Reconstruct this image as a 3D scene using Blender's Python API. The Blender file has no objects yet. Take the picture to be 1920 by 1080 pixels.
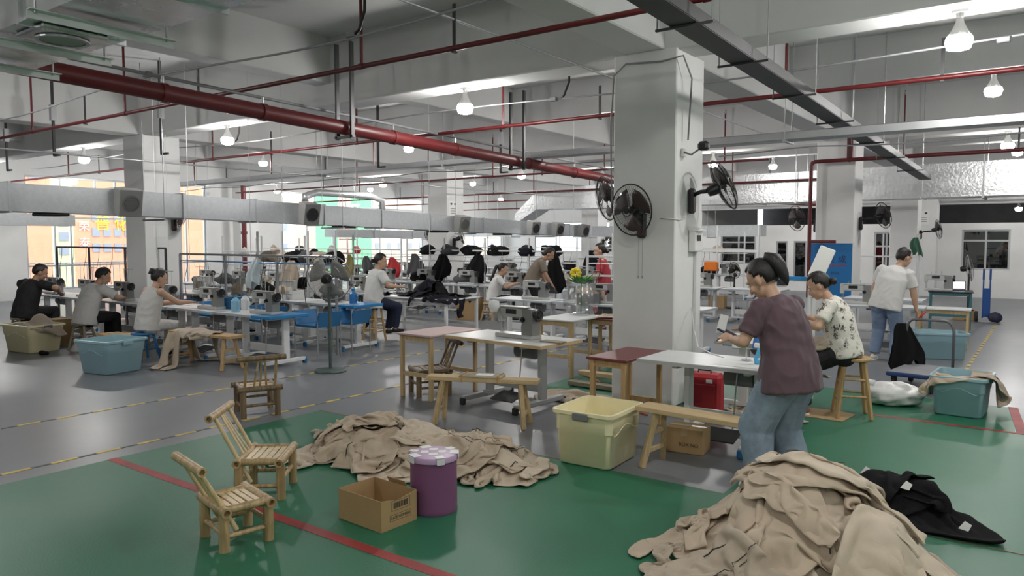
import bpy, bmesh, math, random
import numpy as np
from mathutils import Vector as V, Matrix as M, Euler, noise as mnoise
random.seed(7)
PI = math.pi
SC = bpy.context.scene
COL = SC.collection

# ------------------------------------------------------------------ camera
cam_d = bpy.data.cameras.new('camera')
cam = bpy.data.objects.new('camera', cam_d); COL.objects.link(cam)
cam_d.sensor_width = 36.0
cam_d.lens = 36.0 * 1390.0 / 1920.0
cam_d.clip_end = 300
cam.location = (0, 0, 1.70)
cam.rotation_euler = (PI / 2 - math.atan(90 / 1390.0), 0, math.radians(36))
SC.camera = cam

# ------------------------------------------------------------------ world, exposure
w = bpy.data.worlds.new('sky'); SC.world = w
w.use_nodes = True
w.node_tree.nodes['Background'].inputs[0].default_value = (0.90, 0.95, 1.0, 1)
w.node_tree.nodes['Background'].inputs[1].default_value = 3.2
SC.view_settings.view_transform = 'Standard'
SC.view_settings.look = 'None'
SC.view_settings.gamma = 1.0
SC.view_settings.use_curve_mapping = False
SC.view_settings.exposure = 0.60
SC.cycles.max_bounces = 6; SC.cycles.glossy_bounces = 3; SC.cycles.caustics_reflective = False; SC.cycles.caustics_refractive = False
BULB = 200.0          # radiance of the lamp diffusers

# ------------------------------------------------------------------ materials
MATS = {}
def mat(name, col=(.8, .8, .8), rough=.6, metal=0.0, var=0.0, vscale=6.0, bump=0.0, bscale=60.0,
        stretch=(1, 1, 1), emit=None, es=0.0, spec=.5, trans=0.0, alpha=1.0, rvar=0.0, coat=0.0, sheen=0.0):
    if name in MATS: return MATS[name]
    m = bpy.data.materials.new(name); m.use_nodes = True
    nt = m.node_tree; N = nt.nodes; L = nt.links
    b = N['Principled BSDF']
    b.inputs['Base Color'].default_value = (*col, 1)
    b.inputs['Roughness'].default_value = rough
    b.inputs['Metallic'].default_value = metal
    b.inputs['Specular IOR Level'].default_value = spec
    b.inputs['Transmission Weight'].default_value = trans
    b.inputs['Alpha'].default_value = alpha
    b.inputs['Coat Weight'].default_value = coat
    b.inputs['Sheen Weight'].default_value = sheen
    if emit:
        b.inputs['Emission Color'].default_value = (*emit, 1)
        b.inputs['Emission Strength'].default_value = es
    if var or bump or rvar:
        tc = N.new('ShaderNodeTexCoord'); mp = N.new('ShaderNodeMapping')
        mp.inputs['Scale'].default_value = stretch
        L.new(tc.outputs['Object'], mp.inputs['Vector'])
        if var or rvar:
            n = N.new('ShaderNodeTexNoise'); n.inputs['Scale'].default_value = vscale
            n.inputs['Detail'].default_value = 6; n.inputs['Roughness'].default_value = .65
            L.new(mp.outputs['Vector'], n.inputs['Vector'])
            if var:
                r = N.new('ShaderNodeMapRange')
                r.inputs['From Min'].default_value = .3; r.inputs['From Max'].default_value = .7
                r.inputs['To Min'].default_value = 1 - var; r.inputs['To Max'].default_value = 1 + var
                L.new(n.outputs['Fac'], r.inputs['Value'])
                mx = N.new('ShaderNodeMix'); mx.data_type = 'RGBA'; mx.blend_type = 'MULTIPLY'
                mx.inputs['Factor'].default_value = 1
                mx.inputs['A'].default_value = (*col, 1)
                L.new(r.outputs['Result'], mx.inputs['B'])
                L.new(mx.outputs['Result'], b.inputs['Base Color'])
            if rvar:
                r2 = N.new('ShaderNodeMapRange')
                r2.inputs['From Min'].default_value = .3; r2.inputs['From Max'].default_value = .7
                r2.inputs['To Min'].default_value = max(0.02, rough - rvar); r2.inputs['To Max'].default_value = rough + rvar
                L.new(n.outputs['Fac'], r2.inputs['Value']); L.new(r2.outputs['Result'], b.inputs['Roughness'])
        if bump:
            n2 = N.new('ShaderNodeTexNoise'); n2.inputs['Scale'].default_value = bscale
            n2.inputs['Detail'].default_value = 4
            L.new(mp.outputs['Vector'], n2.inputs['Vector'])
            bp = N.new('ShaderNodeBump'); bp.inputs['Strength'].default_value = bump
            bp.inputs['Distance'].default_value = .01
            L.new(n2.outputs['Fac'], bp.inputs['Height']); L.new(bp.outputs['Normal'], b.inputs['Normal'])
    MATS[name] = m
    return m

def glass_mat(name, tint=(.9, .95, .95), gloss=.12, rough=.02):
    if name in MATS: return MATS[name]
    m = bpy.data.materials.new(name); m.use_nodes = True
    nt = m.node_tree; N = nt.nodes; L = nt.links
    N.remove(N['Principled BSDF'])
    t = N.new('ShaderNodeBsdfTransparent'); t.inputs[0].default_value = (*tint, 1)
    g = N.new('ShaderNodeBsdfGlossy'); g.inputs['Roughness'].default_value = rough
    x = N.new('ShaderNodeMixShader'); x.inputs[0].default_value = gloss
    L.new(t.outputs[0], x.inputs[1]); L.new(g.outputs[0], x.inputs[2])
    L.new(x.outputs[0], N['Material Output'].inputs[0])
    MATS[name] = m
    return m

def wood_mat(name, c1, c2, rough=.45, scale=7.0, axis=0):
    if name in MATS: return MATS[name]
    m = bpy.data.materials.new(name); m.use_nodes = True
    nt = m.node_tree; N = nt.nodes; L = nt.links; b = N['Principled BSDF']
    tc = N.new('ShaderNodeTexCoord'); mp = N.new('ShaderNodeMapping')
    s = [9, 9, 9]; s[axis] = .7
    mp.inputs['Scale'].default_value = s
    n = N.new('ShaderNodeTexNoise'); n.inputs['Scale'].default_value = scale; n.inputs['Detail'].default_value = 8
    n.inputs['Distortion'].default_value = .6
    r = N.new('ShaderNodeValToRGB')
    r.color_ramp.elements[0].position = .3; r.color_ramp.elements[0].color = (*c1, 1)
    r.color_ramp.elements[1].position = .7; r.color_ramp.elements[1].color = (*c2, 1)
    L.new(tc.outputs['Object'], mp.inputs['Vector']); L.new(mp.outputs['Vector'], n.inputs['Vector'])
    L.new(n.outputs['Fac'], r.inputs['Fac']); L.new(r.outputs['Color'], b.inputs['Base Color'])
    b.inputs['Roughness'].default_value = rough
    bp = N.new('ShaderNodeBump'); bp.inputs['Strength'].default_value = .15; bp.inputs['Distance'].default_value = .003
    L.new(n.outputs['Fac'], bp.inputs['Height']); L.new(bp.outputs['Normal'], b.inputs['Normal'])
    MATS[name] = m
    return m

def emit_mat(name, col, s):
    if name in MATS: return MATS[name]
    m = bpy.data.materials.new(name); m.use_nodes = True
    nt = m.node_tree; N = nt.nodes; N.remove(N['Principled BSDF'])
    e = N.new('ShaderNodeEmission'); e.inputs[0].default_value = (*col, 1); e.inputs[1].default_value = s
    nt.links.new(e.outputs[0], N['Material Output'].inputs[0])
    MATS[name] = m
    return m

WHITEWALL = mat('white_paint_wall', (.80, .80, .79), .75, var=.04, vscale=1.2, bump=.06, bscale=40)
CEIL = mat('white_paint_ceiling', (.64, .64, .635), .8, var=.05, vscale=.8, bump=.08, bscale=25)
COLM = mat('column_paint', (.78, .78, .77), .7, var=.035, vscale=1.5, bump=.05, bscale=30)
GALV = mat('galvanised_steel', (.56, .58, .60), .42, .85, var=.09, vscale=16, rvar=.06, bump=.10, bscale=9)
GALV2 = mat('bright_galvanised_steel', (.66, .67, .68), .22, 1.0, var=.12, vscale=3, rvar=.12, bump=.25, bscale=3.5)
FOIL = mat('foil_wrap', (.64, .65, .66), .34, .85, var=.08, vscale=14, rvar=.08, bump=.9, bscale=16)
STEEL = mat('grey_steel', (.42, .43, .44), .4, .8, var=.06)
CHROME = mat('chrome', (.7, .7, .7), .18, 1.0)
ALU = mat('aluminium_trunking', (.46, .47, .48), .42, .8, var=.05)
REDP = mat('red_pipe_paint', (.115, .011, .012), .42, var=.18, vscale=3, bump=.04, bscale=30)
BLACKM = mat('black_metal', (.02, .02, .021), .45)
BLACKP = mat('black_plastic', (.010, .010, .011), .40)
DGREY = mat('dark_grey_metal', (.05, .05, .052), .5, .2)
WHITEP = mat('white_plastic', (.82, .82, .80), .4)
WHITEM = mat('white_enamel', (.74, .75, .75), .38, var=.03)
GREYPL = mat('grey_plastic', (.18, .185, .19), .5)
RUBBER = mat('black_rubber', (.02, .02, .02), .75)
BLUEPL = mat('blue_plastic', (.03, .17, .38), .4, var=.08)
BLUEED = mat('blue_edge', (.02, .22, .50), .4)
CABLEG = mat('grey_cable', (.26, .26, .27), .55)
CABLEB = mat('black_cable', (.012, .012, .012), .5)
CABLEW = mat('white_cable', (.75, .75, .73), .5)
PAPER = mat('paper', (.85, .85, .83), .8)
WOOD = wood_mat('pale_pine', (.46, .33, .17), (.64, .48, .27), axis=2)
WOODX = wood_mat('pale_pine_board', (.50, .36, .19), (.68, .52, .30), axis=0)
WOODO = wood_mat('oiled_beech', (.44, .28, .12), (.58, .39, .19), axis=2)
WOODG = wood_mat('grey_weathered_wood', (.22, .18, .13), (.36, .30, .22), axis=0)
BAMBOO = wood_mat('aged_bamboo', (.32, .21, .095), (.60, .44, .235), rough=.38, scale=4, axis=2)
BAMBOOD = wood_mat('dark_bamboo', (.13, .085, .045), (.30, .21, .12), rough=.4, scale=4, axis=2)
BAMBOOL = wood_mat('split_bamboo', (.58, .43, .22), (.76, .59, .34), rough=.4, scale=4, axis=2)
CARD = mat('cardboard', (.42, .28, .135), .8, var=.06, vscale=5)
CARDIN = mat('cardboard_inside', (.40, .265, .135), .85, var=.05, vscale=5)
INK = mat('black_ink', (.03, .028, .025), .7)

# ------------------------------------------------------------------ mesh builder
class MB:
    def __init__(s): s.v = []; s.f = []; s.x = M.Identity(4); s.mi = []; s.cur = 0
    def _add(s, vs, fs):
        o = len(s.v); s.v += [tuple(s.x @ V(p)) for p in vs]
        s.f += [tuple(i + o for i in f) for f in fs]; s.mi += [s.cur] * len(fs); return s
    def box(s, c, d, rot=None, b=0.0):
        h = V(d) / 2; R = rot.to_matrix() if isinstance(rot, Euler) else (rot if rot is not None else M.Identity(3)); c = V(c)
        if b <= 0:
            vs = [c + R @ V((h.x * i, h.y * j, h.z * k)) for i in (-1, 1) for j in (-1, 1) for k in (-1, 1)]
            return s._add(vs, [(0, 1, 3, 2), (4, 6, 7, 5), (0, 4, 5, 1), (2, 3, 7, 6), (0, 2, 6, 4), (1, 5, 7, 3)])
        b = min(b, h.x * .98, h.y * .98, h.z * .98)
        vs = []; idx = {}
        for i in (-1, 1):
            for j in (-1, 1):
                for k in (-1, 1):
                    sg = (i, j, k)
                    for a in range(3):
                        p = [sg[q] * (h[q] if q == a else h[q] - b) for q in range(3)]
                        idx[sg + (a,)] = len(vs); vs.append(c + R @ V(p))
        fs = []
        for a in range(3):
            o1, o2 = [q for q in range(3) if q != a]
            for sg in (-1, 1):
                q = []
                for (u, w_) in ((-1, -1), (1, -1), (1, 1), (-1, 1)):
                    t = [0, 0, 0]; t[a] = sg; t[o1] = u; t[o2] = w_; q.append(idx[tuple(t) + (a,)])
                fs.append(tuple(q))
            for u in (-1, 1):
                for w_ in (-1, 1):
                    t0 = [0, 0, 0]; t0[a] = -1; t0[o1] = u; t0[o2] = w_
                    t1 = list(t0); t1[a] = 1
                    t0 = tuple(t0); t1 = tuple(t1)
                    fs.append((idx[t0 + (o1,)], idx[t1 + (o1,)], idx[t1 + (o2,)], idx[t0 + (o2,)]))
        for i in (-1, 1):
            for j in (-1, 1):
                for k in (-1, 1): fs.append(tuple(idx[(i, j, k, a)] for a in range(3)))
        return s._add(vs, fs)
    def tube(s, p0, p1, r0, r1=None, n=10, caps=True, open_r=None):
        p0 = V(p0); p1 = V(p1); r1 = r0 if r1 is None else r1
        d = (p1 - p0); 
        if d.length < 1e-6: return s
        q = d.to_track_quat('Z', 'Y').to_matrix()
        vs = []
        for p, r in ((p0, r0), (p1, r1)):
            for i in range(n):
                a = 2 * PI * i / n; vs.append(p + q @ V((r * math.cos(a), r * math.sin(a), 0)))
        fs = [(i, (i + 1) % n, n + (i + 1) % n, n + i) for i in range(n)]
        if caps: fs += [tuple(range(n - 1, -1, -1)), tuple(range(n, 2 * n))]
        return s._add(vs, fs)
    def path(s, pts, r, n=6, closed=False):
        pts = [V(p) for p in pts]; k = len(pts); vs = []; fs = []
        rs = r if isinstance(r, (list, tuple)) else [r] * k
        up = V((0, 0, 1)); prev = None
        for i, p in enumerate(pts):
            if closed: t = pts[(i + 1) % k] - pts[i - 1]
            else: t = pts[min(i + 1, k - 1)] - pts[max(i - 1, 0)]
            t.normalize()
            if prev is None:
                a = t.orthogonal().normalized()
            else:
                a = prev - t * prev.dot(t)
                if a.length < 1e-4: a = t.orthogonal()
                a.normalize()
            prev = a; b = t.cross(a)
            for j in range(n):
                an = 2 * PI * j / n; vs.append(p + (a * math.cos(an) + b * math.sin(an)) * rs[i])
        for i in range(k if closed else k - 1):
            i2 = (i + 1) % k
            for j in range(n): fs.append((i * n + j, i * n + (j + 1) % n, i2 * n + (j + 1) % n, i2 * n + j))
        if not closed: fs += [tuple(range(n - 1, -1, -1)), tuple((k - 1) * n + j for j in range(n))]
        return s._add(vs, fs)
    def lathe(s, prof, n=20, c=(0, 0, 0), R=None, cap=True):
        c = V(c); R = R if R is not None else M.Identity(3); vs = []; fs = []
        for (r, z) in prof:
            for i in range(n):
                a = 2 * PI * i / n; vs.append(c + R @ V((r * math.cos(a), r * math.sin(a), z)))
        for k in range(len(prof) - 1):
            for i in range(n): fs.append((k * n + i, k * n + (i + 1) % n, (k + 1) * n + (i + 1) % n, (k + 1) * n + i))
        if cap:
            if prof[0][0] > 1e-5: fs.append(tuple(range(n - 1, -1, -1)))
            if prof[-1][0] > 1e-5: fs.append(tuple((len(prof) - 1) * n + i for i in range(n)))
        return s._add(vs, fs)
    def ell(s, c, r, R=None, n=14, m=9):
        c = V(c); R = R if R is not None else M.Identity(3); vs = []; fs = []
        vs.append(c + R @ V((0, 0, -r[2])))
        for k in range(1, m):
            ph = -PI / 2 + PI * k / m
            for i in range(n):
                a = 2 * PI * i / n
                vs.append(c + R @ V((r[0] * math.cos(ph) * math.cos(a), r[1] * math.cos(ph) * math.sin(a), r[2] * math.sin(ph))))
        vs.append(c + R @ V((0, 0, r[2]))); top = len(vs) - 1
        for i in range(n): fs.append((0, 1 + (i + 1) % n, 1 + i)); fs.append((top, 1 + (m - 2) * n + i, 1 + (m - 2) * n + (i + 1) % n))
        for k in range(m - 2):
            for i in range(n): fs.append((1 + k * n + i, 1 + k * n + (i + 1) % n, 1 + (k + 1) * n + (i + 1) % n, 1 + (k + 1) * n + i))
        return s._add(vs, fs)
    def cap(s, p0, p1, r0, r1=None, n=12):
        r1 = r0 if r1 is None else r1; p0 = V(p0); p1 = V(p1)
        s.tube(p0, p1, r0, r1, n); s.ell(p0, (r0,) * 3, n=n, m=8); s.ell(p1, (r1,) * 3, n=n, m=8); return s
    def prism(s, poly, p0, ux, uy, ext):
        """polygon (u,v) in plane at p0 with axes ux, uy, extruded by ext vector"""
        p0 = V(p0); ux = V(ux); uy = V(uy); ext = V(ext); n = len(poly)
        vs = [p0 + ux * a + uy * b for a, b in poly]; vs += [p + ext for p in vs]
        fs = [tuple(range(n - 1, -1, -1)), tuple(range(n, 2 * n))] + [(i, (i + 1) % n, n + (i + 1) % n, n + i) for i in range(n)]
        return s._add(vs, fs)
    def quad(s, a, b, c, d): return s._add([a, b, c, d], [(0, 1, 2, 3)])
    def mesh(s, name, mats, smooth=False, recalc=True):
        me = bpy.data.meshes.new(name); me.from_pydata(s.v, [], s.f)
        for m_ in (mats if isinstance(mats, (list, tuple)) else [mats]): me.materials.append(m_)
        if len(set(s.mi)) > 1: me.polygons.foreach_set('material_index', s.mi)
        if recalc:
            bm = bmesh.new(); bm.from_mesh(me); bmesh.ops.recalc_face_normals(bm, faces=bm.faces[:]); bm.to_mesh(me); bm.free()
        if smooth is True: me.polygons.foreach_set('use_smooth', [True] * len(me.polygons))
        elif smooth:
            me.polygons.foreach_set('use_smooth', [True] * len(me.polygons))
            me.set_sharp_from_angle(angle=math.radians(smooth))
        me.update()
        return me
    def obj(s, name, mats, parent=None, smooth=False, loc=None):
        o = bpy.data.objects.new(name, s.mesh(name, mats, smooth)); COL.objects.link(o)
        if parent: o.parent = parent
        if loc is not None: o.location = loc
        return o

def tag(o, label, cat, group=None):
    o['label'] = label; o['category'] = cat
    if group: o['group'] = group
    return o
def thing(name, label, cat, loc=(0, 0, 0), rz=0.0, group=None):
    o = bpy.data.objects.new(name, None); COL.objects.link(o); o.empty_display_size = .1
    o.location = loc; o.rotation_euler = (0, 0, rz)
    return tag(o, label, cat, group)
def struct(name, mb, m, smooth=False, parent=None):
    o = mb.obj(name, m, parent, smooth)
    if not parent: o['kind'] = 'structure'
    return o
def dup(o, loc=None, rz=None, label=None, group=None, parent=None, scale=None):
    c = o.copy(); COL.objects.link(c); c.parent = parent
    if parent is not None: c.matrix_parent_inverse = o.matrix_parent_inverse
    if loc is not None: c.location = loc
    if rz is not None: c.rotation_euler = (0, 0, rz)
    if scale is not None: c.scale = scale
    if label: c['label'] = label
    if group: c['group'] = group
    for ch in list(o.children): dup(ch, parent=c)
    return c
def inst(me, name, parent, loc, rot=(0, 0, 0), scale=(1, 1, 1)):
    o = bpy.data.objects.new(name, me); COL.objects.link(o); o.parent = parent
    o.location = loc; o.rotation_euler = rot; o.scale = scale
    return o
def text_mesh(name, body, size, m, parent, loc, rot, ext=.001, align='CENTER'):
    cu = bpy.data.curves.new(name, 'FONT'); cu.body = body; cu.size = size; cu.extrude = ext
    cu.align_x = align; cu.align_y = 'CENTER'
    t = bpy.data.objects.new(name, cu); COL.objects.link(t)
    dg = bpy.context.evaluated_depsgraph_get()
    me = bpy.data.meshes.new_from_object(t.evaluated_get(dg))
    bpy.data.objects.remove(t); bpy.data.curves.remove(cu)
    me.name = name; me.materials.clear(); me.materials.append(m)
    o = bpy.data.objects.new(name, me); COL.objects.link(o); o.parent = parent
    o.location = loc; o.rotation_euler = rot
    return o
# ================================================================== SETTING
def floor_mat(name, col, var, rough, streak=(1, 1, 1), bump=.03):
    m = mat(name, col, rough, var=var, vscale=.55, rvar=.05, bump=bump, bscale=90, stretch=streak)
    return m
GREYF = floor_mat('grey_epoxy', (.180, .190, .204), .07, .36)
GREENF = floor_mat('green_epoxy', (.023, .155, .083), .07, .45, bump=.10)
REDT = mat('red_tape', (.34, .040, .038), .55, var=.35, vscale=3)
YELT = mat('yellow_tape', (.62, .47, .12), .55, var=.25, vscale=8)
GREYT = mat('grey_tape', (.12, .125, .13), .6)

b = MB(); b.box((-8, 15, -.1), (34, 44, .2)); struct('floor', b, GREYF)
b = MB()
for x0, x1, y0, y1 in ((-5.844, 9, -7, 4.784), (-1.72, 9, 4.784, 7.82), (-4.75, -1.72, 6.85, 8.99), (-1.72, -.2, 7.82, 8.99)):
    b.box(((x0 + x1) / 2, (y0 + y1) / 2, .0), (x1 - x0, y1 - y0, .004))
struct('floor_green', b, GREENF)
b = MB(); b.box((4, 4.784, .0), (9.7, .012, .009)); b.box((-4.4, 4.79, .0), (2.9, .02, .007)); struct('trim_1', b, mat('worn_brass_strip', (.20, .12, .08), .5, .4))
b = MB(); b.box((1.8, 2.755, .0), (15.3, .075, .007)); b.x = M.Identity(4)
tag(b.obj('floor_tape', REDT), 'long worn red tape line across the green floor by the bamboo chairs', 'floor tape')
b = MB(); b.box((-.72, 7.82, .0), (1.25, .06, .007))
tag(b.obj('floor_tape', REDT), 'red tape line on green floor below the blue tub of khaki cloth', 'floor tape')
b = MB(); b.prism([(-.18, 7.79), (-.10, 7.79), (-.215, 9.0), (-.295, 9.0)], (0, 0, 0), (1, 0, 0), (0, 1, 0), (0, 0, .0055))
tag(b.obj('floor_tape', REDT), 'short slanting red tape at the right end of the green floor', 'floor tape')
dash = MB(); dash.box((0, 0, 0), (.045, .19, .006)); dash_me = dash.mesh('dash', YELT)
gd = MB(); gd.box((0, 0, 0), (.03, .14, .005)); gd_me = gd.mesh('grey_dash', GREYT)
for lx, y0, y1, lab in ((-7.60, 1.2, 15.0, 'dashed yellow floor line farther from camera, beyond the wooden chairs'),
                        (-6.10, 1.2, 13.5, 'dashed yellow floor line running along the edge of the green floor'),
                        (-.845, 9.1, 18.0, 'dashed yellow floor line on the right beside the blue tubs')):
    t = thing('floor_line', lab, 'floor line', (lx, 0, .0))
    k = 0; y = y0
    while y < y1:
        inst(dash_me, 'dash', t, (random.uniform(-.004, .004), y, 0), (0, 0, random.uniform(-.02, .02)))
        inst(gd_me, 'grey_dash', t, (0, y + .165, 0))
        y += .33

# ---- slab and beams
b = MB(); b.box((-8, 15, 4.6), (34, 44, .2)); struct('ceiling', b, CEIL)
k = 0
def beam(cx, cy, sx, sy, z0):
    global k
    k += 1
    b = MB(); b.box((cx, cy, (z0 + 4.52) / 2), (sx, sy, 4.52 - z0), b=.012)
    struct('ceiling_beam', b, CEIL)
for y in (-1.0, 7.2, 15.55, 23.8): beam(-7.5, y, 33, .42, 3.58)
for y in (3.15, 11.45, 19.75, 28.0): beam(-7.5, y, 33, .26, 3.86)
for x in (-13.6, -3.4, 6.8): beam(x, 15, .42, 43.5, 3.60)
for x in (-18.5, -8.35, 1.7): beam(x, 15, .30, 43.5, 3.87)
beam(-1.0, 25.9, 19, .3, 2.76)
# ---- columns
def column(cx, cy, s=.70):
    b = MB(); b.box((cx, cy, 1.8), (s, s, 3.6), b=.012)
    return struct('column', b, COLM)
for cx in (-13.6, -3.4):
    for cy in (7.32, 15.6, 23.85): column(cx, cy)
column(6.8, 7.32); column(6.8, 15.6); column(-3.4, -1.0); column(-13.6, -1.0)
column(-3.05, 25.55, .55)
for cy in (-1, 7.32, 15.9, 26.8): 
    b = MB(); b.box((-23.3, cy, 2.25), (.5, .75, 4.5)); struct('pilaster', b, COLM)

# ---- walls
FRAME = mat('window_frame_alu', (.50, .51, .52), .4, .5)
PANE = glass_mat('clear_pane', (.93, .96, .96), .06)
DPANE = glass_mat('dark_pane', (.35, .37, .38), .16)
def wall_with_holes(name, axis, pos, th, a0, a1, z0, z1, holes, m):
    """wall in plane axis=pos; holes (a0,a1,z0,z1) sorted by a, may stack in z if same a range"""
    b = MB()
    cuts = sorted({a0, a1, *[h[0] for h in holes], *[h[1] for h in holes]})
    for u, v in zip(cuts, cuts[1:]):
        hs = sorted([h for h in holes if h[0] <= u + 1e-6 and h[1] >= v - 1e-6], key=lambda h: h[2])
        z = z0
        for h in hs + [(0, 0, z1, z1)]:
            if h[2] - z > 1e-4:
                c = (pos, (u + v) / 2, (z + h[2]) / 2) if axis == 0 else ((u + v) / 2, pos, (z + h[2]) / 2)
                d = (th, v - u, h[2] - z) if axis == 0 else (v - u, th, h[2] - z)
                b.box(c, d)
            z = h[3]
    return struct(name, b, m)
WIN = []
def window(axis, pos, a0, a1, z0, z1, mull, trans, pane=PANE, fw=.05, th=.07):
    global WIN
    n = len(WIN) + 1
    b = MB()
    def bx(u, v, s, t):
        c = (pos, (u + v) / 2, (s + t) / 2) if axis == 0 else ((u + v) / 2, pos, (s + t) / 2)
        d = (th, abs(v - u), abs(t - s)) if axis == 0 else (abs(v - u), th, abs(t - s))
        b.box(c, d)
    bx(a0, a0 + fw, z0, z1); bx(a1 - fw, a1, z0, z1); bx(a0 + fw, a1 - fw, z0, z0 + fw); bx(a0 + fw, a1 - fw, z1 - fw, z1)
    us = [a0 + fw] + list(mull) + [a1 - fw]; zs = [z0 + fw] + list(trans) + [z1 - fw]
    for u in mull: bx(u - fw / 2, u + fw / 2, z0 + fw, z1 - fw)
    for z in trans:
        for u, v in zip(us, us[1:]): bx(u + (fw / 2 if u != us[0] else 0), v - (fw / 2 if v != us[-1] else 0), z - fw / 2, z + fw / 2)
    o = struct('window_%d' % n, b, FRAME); WIN.append(o)
    for u, v in zip(us, us[1:]):
        for s, t in zip(zs, zs[1:]):
            p = MB()
            c = (pos, (u + v) / 2, (s + t) / 2) if axis == 0 else ((u + v) / 2, pos, (s + t) / 2)
            d = (.008, v - u, t - s) if axis == 0 else (v - u, .008, t - s)
            p.box(c, d); p.obj('pane', pane, o)
    return o
LW = -23.5
holesL = [(8.95, 12.1, .25, 2.75), (8.95, 12.1, 3.02, 3.54), (13.1, 14.5, .25, 2.75), (13.1, 14.5, 3.02, 3.54), (17.6, 25.4, .25, 2.75), (17.6, 25.4, 3.02, 3.54), (28.0, 31.5, .9, 2.7)]
wall_with_holes('wall_left', 0, LW - .1, .2, -7, 37, 0, 4.5, holesL, WHITEWALL)
window(0, LW - .1, 8.95, 12.1, .25, 2.75, [9.72, 10.16], [.95, 2.35])
window(0, LW - .1, 13.1, 14.5, .25, 2.75, [13.8], [.95])
window(0, LW - .1, 17.6, 25.4, .25, 2.75, [18.8, 20.1, 21.4, 22.7, 24.0], [.95])
for a0, a1, mu in ((8.95, 12.1, [9.9, 10.9, 11.5]), (13.1, 14.5, [13.8]), (17.6, 25.4, [19.2, 20.8, 22.3, 23.8])):
    window(0, LW - .1, a0, a1, 3.02, 3.54, mu, [])
window(0, LW - .1, 28.0, 31.5, .9, 2.7, [29.2, 30.3], [])
wall_with_holes('wall_back', 1, 32.1, .2, -23.5, -10.3, 0, 4.5, [(-21.8, -17.4, 1.1, 2.6)], WHITEWALL)
window(1, 32.1, -21.8, -17.4, 1.1, 2.6, [-20.3, -18.9], [2.1])
b = MB(); b.box((-10.35, 29, 2.25), (.14, 6.3, 4.5)); struct('wall_side', b, WHITEWALL)
holesP = [(-9.54, -8.30, .86, 2.0), (-7.6, -7.22, .1, 1.66), (-7.02, -6.6, .3, 1.66), (-4.55, -3.9, .6, 1.95), (-2.17, -.96, .82, 2.0)]
wall_with_holes('wall_partition', 1, 25.85, .12, -10.28, 9, 0, 2.2, holesP, WHITEWALL)
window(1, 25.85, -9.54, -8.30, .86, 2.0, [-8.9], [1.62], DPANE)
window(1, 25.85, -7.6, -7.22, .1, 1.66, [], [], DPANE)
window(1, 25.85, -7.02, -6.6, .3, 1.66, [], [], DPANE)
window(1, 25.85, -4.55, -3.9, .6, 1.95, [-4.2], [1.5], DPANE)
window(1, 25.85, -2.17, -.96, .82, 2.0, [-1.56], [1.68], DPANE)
DARKW = mat('wall_coloured_unlit', (.10, .10, .105), .8, var=.15, vscale=2)  # dark colour stands in for the unlit room behind the partition
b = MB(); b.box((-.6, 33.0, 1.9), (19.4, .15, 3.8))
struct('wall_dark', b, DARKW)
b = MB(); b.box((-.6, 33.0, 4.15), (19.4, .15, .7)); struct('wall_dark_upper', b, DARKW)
b = MB(); b.box((-8, -7.1, 2.25), (34, .2, 4.5)); struct('wall_rear', b, WHITEWALL)
b = MB(); b.box((9.1, 15, 2.25), (.2, 44, 4.5)); struct('wall_right', b, WHITEWALL)

# ---- the street outside the left windows
b = MB(); b.box((-50, 25, -1.0), (52, 90, .2)); struct('street_ground', b, mat('street', (.35, .35, .34), .9, var=.1, vscale=.5))
OR = mat('orange_facade', (.78, .33, .20), .8, var=.05, vscale=1)
YG = mat('pale_lime_facade', (.62, .66, .36), .8)
SAL = mat('salmon_facade', (.80, .45, .34), .8)
GRN = mat('green_facade', (.20, .60, .28), .8)
CRM = mat('cream_facade', (.80, .74, .60), .8)
WINM = mat('street_window', (.28, .30, .36), .3)
YCH = mat('yellow_sign_paint', (.85, .72, .02), .5)
WCH = mat('white_sign_paint', (.85, .80, .78), .5)
def building(name, lab, y0, y1, h, m, rows=(), x=-45.0, ww=.42, wh=.5, gap=.62, ystart=None, yend=None):
    t = thing(name, lab, 'building', (x, (y0 + y1) / 2, -.9))
    b = MB(); b.box((-2.5, 0, h / 2), (5, y1 - y0, h)); b.obj('facade', m, t)
    wm = MB(); wm.box((0, 0, 0), (.08, ww, wh)); wme = wm.mesh('street_window', WINM)
    for z in rows:
        y = ystart if ystart is not None else y0 + .6
        while y < (yend if yend is not None else y1 - .5):
            inst(wme, 'window', t, (.02, y - (y0 + y1) / 2, z + .9)); y += gap
    return t
building('street_building', 'narrow orange block at far left window, left of the lime building', 12, 18.4, 11, OR, (3.2, 5.2))
t = building('street_building', 'pale lime green block seen between two orange fronts', 18.4, 19.55, 11, YG, (1.1, 1.9, 2.7), ww=.5, gap=1.2)
t = building('street_building', 'orange front with two yellow characters and rows of small windows', 19.55, 30.2, 11, OR, (1.25, 2.15, 3.05, 4.0), ystart=20.75, yend=24.2)
for s, y, z, sz, m in (('普', 21.15, 2.62, .95, YCH), ('化', 22.25, 2.62, .95, YCH), ('荣', 20.12, 2.45, .62, WCH), ('泰', 20.12, 1.52, .62, WCH)):
    text_mesh('sign_character', s, sz, m, t, (.06, y - 24.9, z + .9), (PI / 2, 0, PI / 2), .02)
building('street_building', 'cream block outside, behind the left column', 30.2, 34.9, 11, CRM, (1.2, 2.6))
building('street_building', 'salmon pink front right of the cream block outside', 34.9, 36.7, 10, SAL)
building('street_building', 'bright green front outside the middle window bay', 36.7, 38.9, 10, GRN)
building('street_building', 'thin salmon front between the two green fronts outside', 38.9, 40.2, 10, SAL)
building('street_building', 'right-hand green front outside the middle window bay', 40.2, 42.4, 10, GRN)
building('street_building', 'pale peach front outside the right end of the window bay', 42.4, 60, 10, mat('peach_facade', (.82, .62, .42), .8), (1.2, 2.5, 3.8), gap=1.3)
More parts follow.
